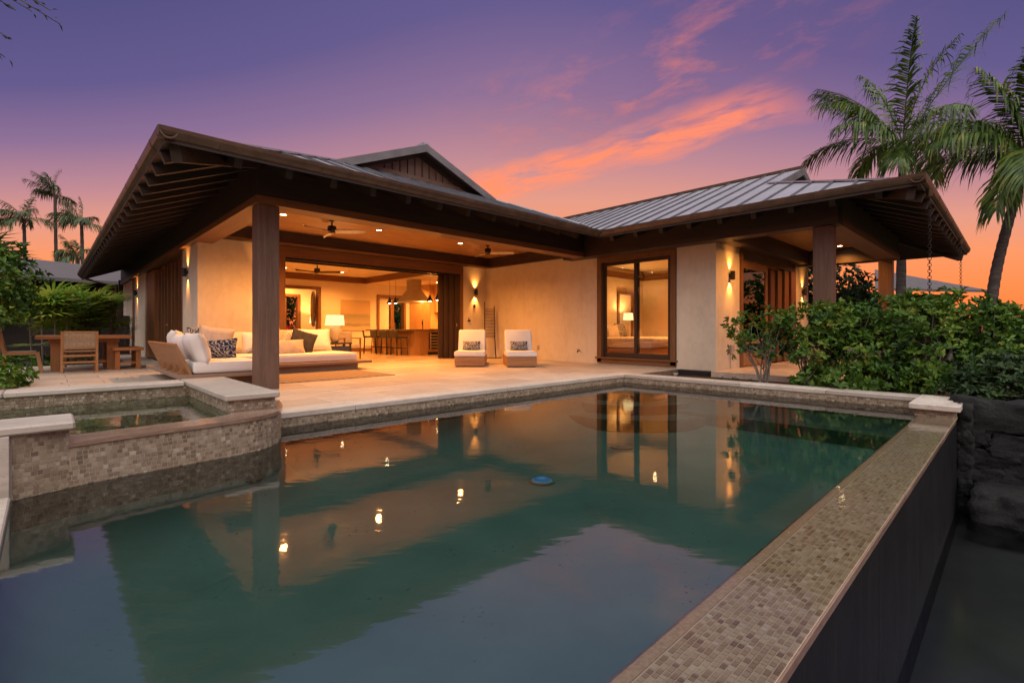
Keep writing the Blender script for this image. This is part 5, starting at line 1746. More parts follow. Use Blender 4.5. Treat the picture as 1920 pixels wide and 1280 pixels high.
# ================================================================== PLANTS
def leaf_cloud(bases, dirs, nrm, ln, wd, fold=0.25, curl=0.15, wide_at=0.6):
    """kite leaves: (n,3) arrays -> verts, faces (two triangles each, folded on the midrib)"""
    n = len(bases)
    side = np.cross(dirs, nrm); side /= np.linalg.norm(side, axis=1)[:, None] + 1e-9
    up = np.cross(side, dirs)
    ln = np.asarray(ln).reshape(-1, 1) * np.ones((n, 1)); wd = np.asarray(wd).reshape(-1, 1) * np.ones((n, 1))
    mid = bases + dirs * ln * wide_at
    tip = bases + dirs * ln - up * ln * curl
    lft = mid + side * wd / 2 + up * wd * fold
    rgt = mid - side * wd / 2 + up * wd * fold
    v = np.stack([bases, lft, tip, rgt], 1).reshape(-1, 3)
    i = np.arange(n)[:, None] * 4
    f = np.concatenate([np.concatenate([i, i + 1, i + 2], 1), np.concatenate([i, i + 2, i + 3], 1)], 0)
    return v, f


def mesh_np(name, v, f, mat, parent=None, smooth=False, loc_off=None):
    off = Vector((0, 0, 0)); q = parent
    while q is not None:
        off += q.location; q = q.parent
    v = np.asarray(v, dtype=np.float32) - np.array(off, dtype=np.float32)
    me = bpy.data.meshes.new(name)
    me.vertices.add(len(v)); me.vertices.foreach_set('co', v.ravel())
    f = np.asarray(f, dtype=np.int32)
    k = f.shape[1]
    me.loops.add(f.size); me.loops.foreach_set('vertex_index', f.ravel())
    me.polygons.add(len(f)); me.polygons.foreach_set('loop_start', np.arange(len(f), dtype=np.int32) * k)
    me.update(calc_edges=True)
    me.materials.append(M[mat])
    o = bpy.data.objects.new(name, me)
    COL.objects.link(o); o.parent = parent
    return o


def unit(a):
    return a / (np.linalg.norm(a, axis=-1, keepdims=True) + 1e-9)


def rosettes(tips, axes, per, ln, wd, spread=(35, 85), wide_at=0.62, curl=0.15):
    n = len(tips)
    B = np.repeat(tips, per, 0); A = unit(np.repeat(axes, per, 0))
    rnd = unit(rng.normal(size=B.shape))
    perp = unit(np.cross(A, rnd))
    th = np.radians(rng.uniform(spread[0], spread[1], len(B)))[:, None]
    D = unit(A * np.cos(th) + perp * np.sin(th))
    N = unit(A * 0.9 + rng.normal(size=B.shape) * 0.25 - D * 0.2)
    L = ln * rng.uniform(0.45, 1.3, len(B)); W = wd * rng.uniform(0.75, 1.15, len(B))
    B = B + A * rng.uniform(-0.02, 0.02, (len(B), 1))
    return leaf_cloud(B, D, N, L, W, 0.18, curl, wide_at)


def blob_tips(blobs, n, inner=0.35, zmin=-0.2):
    vol = np.array([b_[3] * b_[4] * b_[5] for b_ in blobs]) ** 0.67
    cnts = (n * vol / vol.sum()).astype(int)
    T_, A_ = [], []
    for b_, c in zip(blobs, cnts):
        d = unit(rng.normal(size=(c, 3)))
        lump = 1 + 0.16 * np.sin(d[:, 0] * 7 + b_[0] * 3) * np.cos(d[:, 1] * 6 + b_[1]) + 0.10 * np.sin(d[:, 2] * 9 + b_[2] * 5 + d[:, 0] * 5)
        r = rng.uniform(inner, 1.0, c) ** 0.45 * lump * rng.uniform(0.92, 1.06, c)
        p = np.array(b_[:3]) + d * r[:, None] * np.array(b_[3:6])
        a = unit(d * np.array([1, 1, 0.8]) + np.array([0, 0, 0.55]) + rng.normal(size=d.shape) * 0.35)
        k = p[:, 2] > zmin
        T_.append(p[k]); A_.append(a[k])
    return np.concatenate(T_), np.concatenate(A_)


def shrub(name, label, cat, base, blobs, n, ln, wd, mat='leaf_bush', per=8, stems=10, group=None, rad=0.016, zmin=-0.12, bark='twig', inner=0.35, trunk=None, spread=(35, 85)):
    t_ = thing(name, label, cat, base, group)
    tips, axes = blob_tips(blobs, n, inner, zmin)
    v, f = rosettes(tips, axes, per, ln, wd, spread)
    o = mesh_np('foliage', v, f, mat, t_); o['kind'] = 'stuff'
    sm = MB()
    b0 = Vector(base)
    sel = rng.choice(len(tips), min(len(tips), stems * 3), replace=False)
    start = b0
    if trunk:
        pts = [b0 + Vector((0, 0, -0.05)), b0 + Vector(trunk) * 0.5 + Vector((0.05, -0.03, 0)), b0 + Vector(trunk)]
        sm.tube(pts, [rad * 4, rad * 3, rad * 2.4], 9)
        start = pts[-1]
    for s_ in range(stems):
        tgt = Vector(tips[sel[s_]])
        j = Vector((random.uniform(-.05, .05), random.uniform(-.05, .05), 0)) if not trunk else Vector((0, 0, 0))
        a = start + j + Vector((0, 0, -0.03))
        mid_ = a.lerp(tgt, 0.45) + Vector((random.uniform(-.08, .08), random.uniform(-.08, .08), 0.10 * (tgt - a).length))
        sm.tube([a, a.lerp(mid_, .5) + Vector((random.uniform(-.03, .03), random.uniform(-.03, .03), 0.02)), mid_, tgt], [rad, rad * .8, rad * .6, rad * .25], 5)
        for k in (1, 2):
            tg2 = Vector(tips[sel[(s_ + k * stems) % len(sel)]])
            if (tg2 - mid_).length < 0.9:
                m2 = mid_.lerp(tg2, .5) + Vector((0, 0, 0.04))
                sm.tube([mid_, m2, tg2], [rad * .5, rad * .4, rad * .2], 4)
    sm.build('branches', bark, t_, fix=False)
    return t_


SG = 'shrubs along the far pool edge'
shrub('shrub', 'open leggy shrub with forked bare stems in front of the lanai doors', 'shrub', (9.1, 3.08, -0.11),
      [(9.05, 3.35, 0.95, .36, .36, .34), (9.2, 2.95, 1.0, .40, .36, .30), (8.95, 3.45, 0.62, .22, .25, .2), (9.1, 2.95, 0.62, .36, .34, .22), (9.15, 3.15, .42, .15, .16, .1)], 135, 0.10, 0.045, 'leaf_bush', 8, 12, SG, 0.015, inner=0.2)
shrub('shrub', 'bushy green shrub hiding the foot of the first lanai post', 'shrub', (9.35, 2.45, -0.11),
      [(9.3, 2.5, 1.0, .52, .46, .34), (9.2, 2.35, 0.55, .50, .44, .38), (9.4, 2.15, 1.05, .45, .4, .30)], 380, 0.095, 0.046, 'leaf_bush', 8, 16, SG)
shrub('shrub', 'broad rounded shrub between lanai post and rain chain', 'shrub', (9.55, 1.75, -0.11),
      [(9.5, 1.85, 0.95, .65, .5, .38), (9.35, 1.65, 0.45, .6, .5, .45), (9.7, 1.35, 1.10, .6, .48, .36), (9.1, 1.5, 0.2, .35, .5, .3)], 680, 0.095, 0.046, 'leaf_bush', 8, 18, SG)
shrub('shrub', 'tallest green shrub under the rain chain at right', 'shrub', (9.65, 0.95, -0.11),
      [(9.6, 1.05, 1.0, .65, .52, .46), (9.35, 0.85, 0.5, .58, .55, .45), (9.75, 0.6, 1.12, .55, .42, .36), (9.1, 0.95, 0.15, .32, .6, .28)], 760, 0.095, 0.046, 'leaf_bush', 8, 18, SG)
shrub('shrub', 'rightmost shrub with sprays reaching into the orange sky', 'shrub', (9.8, 0.3, -0.11),
      [(9.75, 0.3, 0.92, .52, .36, .36), (9.6, 0.2, 0.45, .5, .42, .38), (9.95, 0.08, 1.02, .36, .24, .22)], 380, 0.095, 0.046, 'leaf_bush', 8, 14, SG)
shrub('hedge', 'low dark hedge spilling over the lava rock wall', 'hedge', (9.0, -0.4, -0.1),
      [(8.95, 0.15, 0.25, .48, .48, .36), (9.1, -0.55, 0.30, .55, .7, .40), (8.75, 0.35, 0.08, .3, .35, .22), (9.1, -1.6, .3, .6, .8, .4)], 900, 0.085, 0.04, 'leaf_dark', 8, 10, None, 0.01)
for (a, b_, s_, lab) in ((8.98, 2.32, 0.30, 'bright green leafy clump at left on the pool coping edge'), (9.0, 1.95, 0.33, 'bright green leafy clump in the middle behind the coping'), (9.02, 1.62, .26, 'bright green leafy clump right beside the broad shrub')):
    shrub('foliage_clump', lab, 'plant', (a, b_, -0.115), [(a, b_, 0.06, s_, s_ * .8, .22)], 46, 0.13, 0.06, 'leaf_light', 8, 5, 'bright leafy clumps', 0.008)
# bedding shoots
o = mesh_np('ground_cover', *rosettes(np.stack([rng.uniform(8.85, 9.9, 50), rng.uniform(3.3, 4.3, 50), rng.uniform(-.11, -.06, 50)], 1), np.tile([0, 0, 1.0], (50, 1)), 5, 0.06, 0.02), 'leaf_dark')
o['kind'] = 'stuff'

# left garden
shrub('garden_tree', 'small bushy tree with pale bare lower branches at far left', 'tree', (-0.95, 13.9, -0.16),
      [(-0.85, 13.5, 1.95, .80, .75, .62), (-0.78, 13.4, 1.40, .66, .7, .42), (-1.4, 13.6, 2.3, .7, .7, .5)], 760, 0.12, 0.06, 'leaf_bush', 8, 26, None, 0.02, trunk=(0.05, -0.1, 0.80), zmin=1.0)
o = None
tips, axes = blob_tips([(-0.95, 11.5, 0.05, .80, 1.15, .42), (-0.62, 10.9, 0.02, .42, .65, .34), (-1.8, 11.5, .1, .8, 1.4, .5)], 1000, 0.3, -0.02)
o = mesh_np('ground_cover', *rosettes(tips, axes, 8, 0.10, 0.055), 'leaf_bush'); o['kind'] = 'stuff'
tips, axes = blob_tips([(-1.2, 17.9, -0.1, 2.2, 1.1, .34)], 420, 0.3, -0.1)
o = mesh_np('ground_cover', *rosettes(tips, axes, 8, 0.12, 0.06), 'leaf_bush'); o['kind'] = 'stuff'


def fan_leaf(c, d, L_, seg, droop, petiole):
    """fan palm leaf: petiole from c along d then radiating blades; returns (v,f)"""
    d = d / np.linalg.norm(d)
    hub = c + d * petiole + np.array([0, 0, -0.12 * petiole])
    side = np.cross(d, [0, 0, 1.0]); side /= np.linalg.norm(side) + 1e-9
    upv = np.cross(side, d)
    V, F = [], []
    for k in range(seg):
        a = math.radians(-125 + 250 * k / (seg - 1)) + rng.normal() * 0.03
        dr = d * math.cos(a) + side * math.sin(a)
        dr = dr + upv * 0.12
        ll = L_ * (0.72 + 0.28 * math.cos(a)) * rng.uniform(0.88, 1.05)
        p1 = hub + dr * ll * 0.55 + np.array([0, 0, -droop * 0.12 * ll])
        p2 = hub + dr * ll + np.array([0, 0, -droop * 0.55 * ll])
        sw = np.cross(dr, upv); sw /= np.linalg.norm(sw) + 1e-9
        w_ = 0.047 * L_ / 0.55
        o_ = len(V)
        V += [hub - sw * w_ * .15, hub + sw * w_ * .15, p1 + sw * w_ * .5, p1 - sw * w_ * .5, p2]
        F += [(o_, o_ + 1, o_ + 2), (o_, o_ + 2, o_ + 3), (o_ + 3, o_ + 2, o_ + 4)]
    return V, F, hub


def fan_palm(name, label, base, h_, n, L_, spreadr, mat, canes=5, seg=15):
    t_ = thing(name, label, 'palm', base)
    b0 = np.array(base)
    st_ = MB()
    for k in range(n):
        az = rng.uniform(0, 2 * math.pi); zz = h_ * (0.35 + 0.65 * rng.uniform() ** 0.7)
        rr = spreadr * rng.uniform(0, 0.55)
        c = b0 + np.array([rr * math.cos(az * 1.7), rr * math.sin(az * 1.7), zz * 0.85])
        el = rng.uniform(0.0, 1.0)
        d = np.array([math.cos(az), math.sin(az), el])
        V, F, hub = fan_leaf(c, d, L_ * rng.uniform(.8, 1.15), seg, rng.uniform(.1, .6), rng.uniform(.2, .5) * spreadr)
        mesh_np('fan_leaf', V, F, mat, t_)
        st_.tube([c - np.array([0, 0, 0.1]), hub], 0.008, 4)
    for k in range(canes):
        a = rng.uniform(0, 6.28)
        p = b0 + np.array([spreadr * .35 * math.cos(a), spreadr * .35 * math.sin(a), 0])
        st_.tube([p, p + np.array([0.05 * math.cos(a), 0.05 * math.sin(a), h_ * .5]), p + np.array([.1 * math.cos(a), .1 * math.sin(a), h_ * 0.9])], 0.022, 6)
    st_.build('stems', 'bark', t_, fix=False)
    return t_


fan_palm('lady_palm', 'spiky lady palm clump behind the dining table at left', (0.12, 17.7, -0.16), 2.2, 62, 0.78, 1.1, 'leaf_fan', 8)
fan_palm('lady_palm', 'spiky lady palm clump against the house corner', (1.05, 18.6, -0.16), 2.2, 56, 0.78, 1.0, 'leaf_fan', 8)
fan_palm('fan_palm', 'stiff fan palm rising behind the small bushy tree', (-1.35, 22.5, -0.16), 4.3, 16, 1.35, 0.9, 'leaf_far_palm', 3, 15)


WIND = np.array([-0.72, 0.69, -0.15])


def frond(base, az, el, L_, droop, leaf_len, n, mat, parent, side_droop=0.85, rad=0.02, twist=0.0):
    """feather palm frond as one mesh"""
    base = np.array(base, float)
    h_ = np.array([math.cos(az), math.sin(az), 0.0])
    seg = 16
    pts = []
    p = base.copy(); e_ = el
    for i in range(seg + 1):
        pts.append(p.copy())
        d = h_ * math.cos(e_) + np.array([0, 0, math.sin(e_)])
        p = p + d * L_ / seg
        e_ -= droop / seg * (0.4 + 1.2 * i / seg)
    pts = np.array(pts)
    tan = unit(np.gradient(pts, axis=0))
    V, F = [], []
    up0 = np.array([0, 0, 1.0])
    for i in range(seg):
        s_ = np.cross(tan[i], up0); s_ = s_ / (np.linalg.norm(s_) + 1e-9)
        r0 = rad * (1 - i / seg * 0.85); r1 = rad * (1 - (i + 1) / seg * 0.85)
        o_ = len(V)
        u_ = np.cross(s_, tan[i])
        V += [pts[i] - s_ * r0, pts[i] + s_ * r0, pts[i + 1] + s_ * r1, pts[i + 1] - s_ * r1]
        F += [(o_, o_ + 1, o_ + 2), (o_, o_ + 2, o_ + 3)]
        V += [pts[i] - u_ * r0, pts[i] + u_ * r0, pts[i + 1] + u_ * r1, pts[i + 1] - u_ * r1]
        F += [(o_ + 4, o_ + 5, o_ + 6), (o_ + 4, o_ + 6, o_ + 7)]
    for k in range(n):
        t = 0.10 + 0.90 * (k + 0.5) / n
        x = t * seg; i = min(int(x), seg - 1); fr_ = x - i
        c = pts[i] * (1 - fr_) + pts[i + 1] * fr_
        tg = unit(tan[i] * (1 - fr_) + tan[i + 1] * fr_)
        s0 = np.cross(tg, up0); s0 = s0 / (np.linalg.norm(s0) + 1e-9); u_ = np.cross(s0, tg)
        prof = (0.35 + 0.65 * math.sin(math.pi * min(1, 0.12 + t * 0.80))) * (1 - 0.45 * max(0, t - .75) / .25)
        for sg in (1, -1):
            if rng.uniform() < 0.10:
                continue
            ll = leaf_len * prof * rng.uniform(.85, 1.1)
            fwd = 0.85 + 0.75 * t
            d = unit(s0 * sg * 1.0 + tg * fwd * rng.uniform(.8, 1.3) + u_ * (0.10 + rng.normal() * .22))
            w_ = 0.042 * leaf_len / 0.75 * (0.7 + .5 * math.sin(math.pi * t))
            sd = side_droop * rng.uniform(.4, 1.7)
            d = unit(d + WIND * rng.uniform(.15, .5))
            m1_ = c + d * ll * .45 + np.array([0, 0, -sd * .14 * ll])
            m2_ = c + d * ll * .85 + np.array([0, 0, -sd * .62 * ll])
            wv_ = np.cross(d, u_); wv_ = wv_ / (np.linalg.norm(wv_) + 1e-9)
            tp = c + d * ll * .98 + np.array([0, 0, -sd * .95 * ll])
            o_ = len(V)
            V += [c - wv_ * w_ * .25, c + wv_ * w_ * .25, m1_ + wv_ * w_ * .5, m1_ - wv_ * w_ * .5, m2_ + wv_ * w_ * .35, m2_ - wv_ * w_ * .35, tp]
            F += [(o_, o_ + 1, o_ + 2), (o_, o_ + 2, o_ + 3), (o_ + 3, o_ + 2, o_ + 4), (o_ + 3, o_ + 4, o_ + 5), (o_ + 5, o_ + 4, o_ + 6)]
    return mesh_np('frond', V, F, mat, parent)


def palm_trunk(pts, r0, r1, parent, rings=True):
    P = [Vector(p) for p in pts]
    # resample a smooth curve
    C_ = []
    for i in range(len(P) - 1):
        for k in range(14):
            t = k / 14
            p0 = P[max(i - 1, 0)]; p1 = P[i]; p2 = P[i + 1]; p3 = P[min(i + 2, len(P) - 1)]
            C_.append(0.5 * ((2 * p1) + (p2 - p0) * t + (2 * p0 - 5 * p1 + 4 * p2 - p3) * t * t + (3 * p1 - p0 - 3 * p2 + p3) * t ** 3))
    C_.append(P[-1])
    n = len(C_); D_, Rr = [], []
    for i in range(n - 1):
        r = r0 + (r1 - r0) * i / n
        D_ += [C_[i], C_[i].lerp(C_[i + 1], .7)]
        Rr += [r * 1.05, r * 0.95]
    D_.append(C_[-1]); Rr.append(r1)
    return MB().tube(D_, Rr, 12).build('trunk', 'palm_trunk', parent, smooth=True, fix=False)


FWD = np.array([math.cos(R(46.18)), math.sin(R(46.18))]); RGT = np.array([math.sin(R(46.18)), -math.cos(R(46.18))])


def palm(label, base, top, fronds, L_, leaf_len, mat, r0=0.15, r1=0.10, n=54, mid=None, group=None, nuts=True):
    t_ = thing('coconut_palm', label, 'palm', base, group)
    pts = [base] + ([mid] if mid else []) + [top]
    palm_trunk(pts, r0, r1, t_)
    top = np.array(top)
    for (lat, tow, el, ls, dr) in fronds:
        v2 = RGT * lat - FWD * tow
        az = math.atan2(v2[1], v2[0])
        frond(top + np.array([0, 0, 0.05]), az, R(el), L_ * ls, R(dr), leaf_len, n, mat, t_, rad=0.022 * L_ / 3.5)
    cb_ = MB()
    for k in range(10):
        a = k * 2.4
        cb_.tube([top + np.array([0.05 * math.cos(a), .05 * math.sin(a), -0.35 - .02 * k]), top + np.array([.16 * math.cos(a), .16 * math.sin(a), 0.05]), top + np.array([.30 * math.cos(a), .30 * math.sin(a), .35])], [0.03, .045, .012], 5)
    cb_.build('leaf_bases', 'bark', t_, fix=False)
    if nuts:
        for k in range(5):
            a = k * 1.3 + .4
            MB().lathe([(0, -.13), (.07, -.08), (.095, 0), (.075, .08), (0, .13)], top + np.array([.2 * math.cos(a), .2 * math.sin(a), -.2]), 10).build('coconut', 'leaf_dark', t_, smooth=True)
    return t_


# the two large palms on the right (lateral, towards camera, elevation, length, droop)
palm('tall coconut palm rising behind the right end of lanai roof', (22.0, 2.9, -0.16), (22.0, 2.82, 7.4),
     [(-1, .2, 42, 1.05, 75), (-1, .5, 16, 1.05, 50), (-.8, .9, -12, .72, 40), (-.55, -.5, 62, 1.0, 40), (-.2, .4, 76, 1.02, 25), (.0, -.6, 70, 1.08, 30),
      (.75, .0, 57, 1.55, 14), (1, .4, 30, .9, 95), (.9, -.6, 20, .9, 90), (-.5, -.9, 35, .95, 80), (.2, -1, 30, .9, 90), (-.9, -.4, 60, .95, 55), (.55, 1, 10, .8, 70), (-.1, .9, 30, .8, 85), (.35, .3, 80, .95, 40)],
     3.95, 0.88, 'leaf_palm', 0.16, 0.115, 74)
palm('leaning coconut palm cut off by the right picture edge', (19.55, 0.62, -0.16), (20.5, -0.22, 6.0),
     [(-1, .25, 18, 1.05, 62), (-1, -.3, 4, 1.0, 60), (-.9, .8, -4, 1.0, 62), (-.8, -.6, 36, 1.0, 60), (-.75, .3, 54, .9, 50), (-.9, .5, -26, .85, 40), (0, .7, 62, .85, 60), (.6, .3, 60, .9, 60),
      (1, 0, 30, 1, 90), (.8, .7, 10, .95, 90), (-.4, 1, -18, .9, 60), (.7, -.8, 30, .95, 90), (-.3, -1, 30, .95, 90), (-1, .1, 32, 1.05, 72), (-.2, .2, 72, .8, 45)],
     3.7, 0.86, 'leaf_palm', 0.15, 0.10, 72, mid=(19.85, 0.42, 2.6))


def place(px, d):
    v = FWD + (px - 960) / 909.0 * RGT
    return v * d


PL = 'distant palms beyond the neighbouring roof'
FR = [(-.3, .3, 55, .8, 60), (.2, .5, 40, .8, 80), (-1, .2, 38, 1, 70), (-.9, .6, 10, .95, 80), (-.6, -.3, 66, 1, 45), (0, .5, 80, 1, 25), (.5, 0, 62, .95, 55), (1, .3, 30, .95, 80), (.9, -.4, 8, .95, 85), (.4, .9, 15, .9, 90), (-.3, -.9, 30, .9, 80), (-.5, .9, 30, .95, 85), (.2, -.8, 55, .9, 60), (-1, -.2, 15, .95, 85)]
for px, yc, d, lab, sc_, fr_ in ((45, 412, 48, 'shorter distant palm at far left with one upright spear', 1.0, FR), (103, 366, 50, 'tallest distant palm with upswept fronds', 1.0, [(a, b_, min(80, e_ + 32) if k % 4 else e_ - 35, l_, d_ * .6) for k, (a, b_, e_, l_, d_) in enumerate(FR)]), (153, 418, 46, 'windblown distant palm just left of the house eave', 1.0, FR), (146, 485, 44, 'low distant palm behind the neighbouring roof ridge', .8, FR)):
    p = place(px, d)
    zt = 0.9 + (618 - yc) / 909.0 * d
    palm(lab, (p[0] + .2, p[1], -0.16), (p[0], p[1], zt), [(a_ - .25, b2_ + rng.normal() * .25, e_ + rng.normal() * 9, l_ * rng.uniform(.8, 1.1), d_ * rng.uniform(.8, 1.2)) for a_, b2_, e_, l_, d_ in fr_ if rng.uniform() < .82], 2.75 * sc_, 0.95, 'leaf_far_palm', 0.17, 0.12, 40, group=PL, nuts=False)

# dark trees behind the lanai and beyond the hall windows
shrub('shade_tree', 'dark rounded tree seen between the two lanai posts', 'tree', (20.4, 5.0, -0.16), [(20.3, 4.9, 2.3, 1.5, 1.5, 1.3), (19.8, 5.6, 1.4, 1.4, 1.4, 1.2), (20.8, 4.2, 1.5, 1.2, 1.2, 1.1)], 1100, 0.20, 0.10, 'leaf_tree', 8, 14, None, 0.03, trunk=(0, 0, 1.2), bark='bark')
shrub('shade_tree', 'dark tree right behind the white lanai pier', 'tree', (20.6, 7.6, -0.16), [(20.5, 7.4, 1.9, 1.7, 1.5, 1.5)], 700, 0.20, 0.10, 'leaf_tree', 8, 12, None, 0.03, trunk=(0, 0, 1.0), bark='bark')
for k, (a, b_) in enumerate(((27.0, -3.2), (30.5, -4.0), (33.0, -2.6))):
    shrub('shade_tree', ('leafy garden tree beyond the lava wall nearest the lanai', 'leafy garden tree beyond the lava wall in the middle', 'leafy garden tree beyond the lava wall farthest away')[k], 'tree', (a, b_, -0.16), [(a, b_, 2.4, 1.6, 1.5, 2.2)], 420, 0.26, 0.13, 'leaf_bush', 8, 10, 'garden trees right of the frame', 0.03, trunk=(0, 0, 1.2), bark='bark')
shrub('ti_plant', 'red ti plant outside the hall window', 'plant', (6.75, 22.4, -0.16), [(6.75, 21.95, 1.25, .6, .36, .95)], 80, 0.42, 0.10, 'leaf_red', 9, 6, None, 0.015, spread=(15, 70))
shrub('garden_shrub', 'green shrub mixed among the red leaves outside the hall', 'plant', (7.5, 22.6, -0.16), [(7.4, 22.5, 1.3, .8, .4, 1.0)], 120, 0.22, 0.09, 'leaf_bush', 8, 6, None, 0.015)
shrub('hedge', 'tall dark hedge behind the house seen through the hall window', 'hedge', (8.5, 24.5, -0.16), [(6.5, 24.5, 2.2, 2.8, .6, 2.6), (11.0, 24.0, 2.0, 2.8, .6, 2.4), (13.5, 22.5, 2.0, 2.5, .6, 2.4)], 1500, 0.24, 0.12, 'leaf_tree', 8, 8, None, 0.02)
shrub('garden_shrub', 'dark green shrub outside the narrow kitchen door', 'shrub', (11.2, 20.4, -0.16), [(11.3, 20.3, 1.2, 1.0, .5, 1.3)], 420, 0.16, 0.08, 'leaf_bush', 8, 8, None, 0.015)

shrub('garden_shrub', 'leafy shrub outside the bedroom side window', 'shrub', (16.4, 5.6, -0.16), [(16.4, 5.6, 1.2, .5, .8, 1.2)], 260, 0.13, 0.06, 'leaf_bush', 8, 8, None, 0.015)
gu = thing('garden_uplight', 'small garden spike light under the red ti plants outside the hall', 'garden light', (6.7, 21.62, -0.1))
MB().lathe([(0.03, 0.0), (0.045, 0.10), (0.05, 0.11), (0.0, 0.10)], (6.7, 21.62, -0.1), 12).build('housing', 'black', gu)
light('uplight', 'SPOT', (6.7, 21.62, 0.06), 90, gu, (1.0, 0.75, 0.5), 0.04, 130, 0.8, (0.05, 0.35, 1.0))
# overhanging branch of a tree standing out of frame at left
bt = thing('overhanging_tree', 'thin olive leaved twigs hanging into the top left corner', 'tree', (-2.6, 3.6, -0.16))
tw = MB()
tw.tube([(-2.6, 3.6, -0.16), (-2.55, 3.6, 2.0), (-2.2, 3.7, 3.2)], [0.09, 0.07, 0.05], 9)
tips = []
for (px, py, d) in ((112, 45, 3.5), (60, 22, 3.4), (30, 20, 3.4), (14, 70, 3.4), (10, 108, 3.4), (75, 5, 3.5), (95, 20, 3.5)):
    q = place(px, d); z_ = 0.9 + (618 - py) / 909.0 * d
    a = Vector((-2.2, 3.7, 3.2)); b_ = Vector((q[0], q[1], z_))
    m_ = a.lerp(b_, .6) + Vector((0, 0, .12))
    tw.tube([a, m_, b_], [0.02, 0.010, 0.003], 5)
    for k in range(12):
        f_2 = 0.80 + 0.2 * k / 11
        pp = m_.lerp(b_, (f_2 - .6) / .4)
        tips.append(pp[:])
tw.build('branches', 'bark', bt, fix=False)
tips = np.array(tips)
v, f = rosettes(tips, unit(np.tile([0.6, 0.3, -0.1], (len(tips), 1)) + rng.normal(size=tips.shape) * .4), 1, 0.055, 0.013, (10, 60), 0.45)
o = mesh_np('foliage', v, f, 'leaf_dark', bt); o['kind'] = 'stuff'

# ================================================================== LAVA ROCK
def rock(mb, c, sx, sy, sz, seed, n=2, amp=0.16, front=None):
    b = bmesh.new()
    bmesh.ops.create_icosphere(b, subdivisions=n, radius=1.0)
    r_ = np.random.default_rng(seed)
    ph = r_.uniform(0, 6.28, 9)
    for v in b.verts:
        p = v.co
        k = max(abs(p.x), abs(p.y), abs(p.z))
        q = p.lerp(p / k, 0.86)
        sv_ = Vector((seed * 3.7, seed * 1.3, seed * 2.1))
        s_ = 1 + amp * (1.1 * mnoise.noise(p * 1.3 + sv_) + 0.7 * mnoise.noise(p * 3.1 + sv_) + 0.45 * mnoise.noise(p * 7.0 + sv_))
        v.co = Vector((c[0] + q.x * sx * s_, c[1] + q.y * sy * s_, c[2] + q.z * sz * s_))
        if front is not None and v.co.x < front:
            v.co.x = front + 0.25 * (v.co.x - front) + 0.035 * mnoise.noise(v.co * 5.0 + sv_) + 0.02 * mnoise.noise(v.co * 14.0)
    mb.bm(b)
    return mb


lw = thing('lava_wall', 'black lava rock retaining wall beside the corner pillar', 'wall', (8.2, -1.0, -1.2))
MB().box(8.22, 8.74, -6.0, 0.44, -1.6, -0.10).build('core', 'lava', lw)
sd = 1
z = -1.30
while z < 0.0:
    hh = random.choice((0.24, 0.36, 0.30))
    if z + hh > -0.02:
        hh = max(0.18, 0.04 - z)
    y = 0.47 + random.uniform(0, .1)
    while y > -4.5:
        wd = random.uniform(0.28, 0.66)
        dz_ = random.uniform(-.05, .05) if z + hh < -0.1 else 0
        rock(MB(), (8.22, y - wd / 2, z + hh / 2 + dz_), 0.24, wd / 2 * random.uniform(1.04, 1.16), hh / 2 * random.uniform(1.08, 1.28), sd, 4, 0.30, 8.07 + random.uniform(-.025, .025)).build('stone', 'lava', lw, smooth=True, fix=False)
        y -= wd; sd += 1
    z += hh
for k in range(9):
    rock(MB(), (8.04 + .02 * (k % 2), 0.44, -0.10 - k * .15), 0.10, 0.075, 0.10, 90 + k, 3, .3).build('stone', 'lava', lw, smooth=True, fix=False)
for k, (a, b_, c_, s1_, s2_, s3_, lab) in enumerate(((7.75, -0.05, -1.10, .36, .42, .22, 'smooth black boulder shelf at the foot of lava wall'), (7.45, -0.75, -1.22, .5, .5, .22, 'broad dark boulder lower in the catch basin'), (7.95, -0.75, -0.98, .22, .4, .22, 'dark boulder at right edge under the lava wall'))):
    o = rock(MB(), (a, b_, c_), s1_, s2_, s3_, 200 + k, 4, .2).build('boulder', 'lava', smooth=True, fix=False); tag(o, lab, 'boulder', 'boulders in the catch basin')
MB().box(-3.4, 8.3, -14.0, 0.51, -1.62, -1.45).build('basin_floor', 'basin_stone', kind='structure')
MB().add([(-3.4, -14, BZ), (8.3, -14, BZ), (8.3, 0.4985, BZ), (-3.4, 0.4985, BZ)], [(0, 1, 2, 3)]).build('basin_water', 'basin_water_mat', kind='structure', fix=False)
# retaining faces of the basin on the outer sides
MB().box(-3.7, -3.401, -14.0, 6.9, -1.6, -0.159).box(-3.7, 8.75, -14.3, -14.001, -1.6, -0.159).build('basin_bank', 'lava', kind='structure')
fwl = thing('far_lava_wall', 'black lava stone garden wall far right behind the shrubs', 'wall', (20.0, -2.5, 0))
MB().box(20.05, 20.4, -9.0, 0.55, -0.2, 1.12).build('core', 'lava', fwl)
z = -0.1
while z < 1.1:
    y = 0.6
    while y > -6:
        wd = random.uniform(.26, .5)
        rock(MB(), (20.05, y - wd / 2, z + .14), .16, wd / 2 * 1.0, .14, sd, 1).build('stone', 'lava', fwl, smooth=True, fix=False); sd += 1
        y -= wd
    z += .26

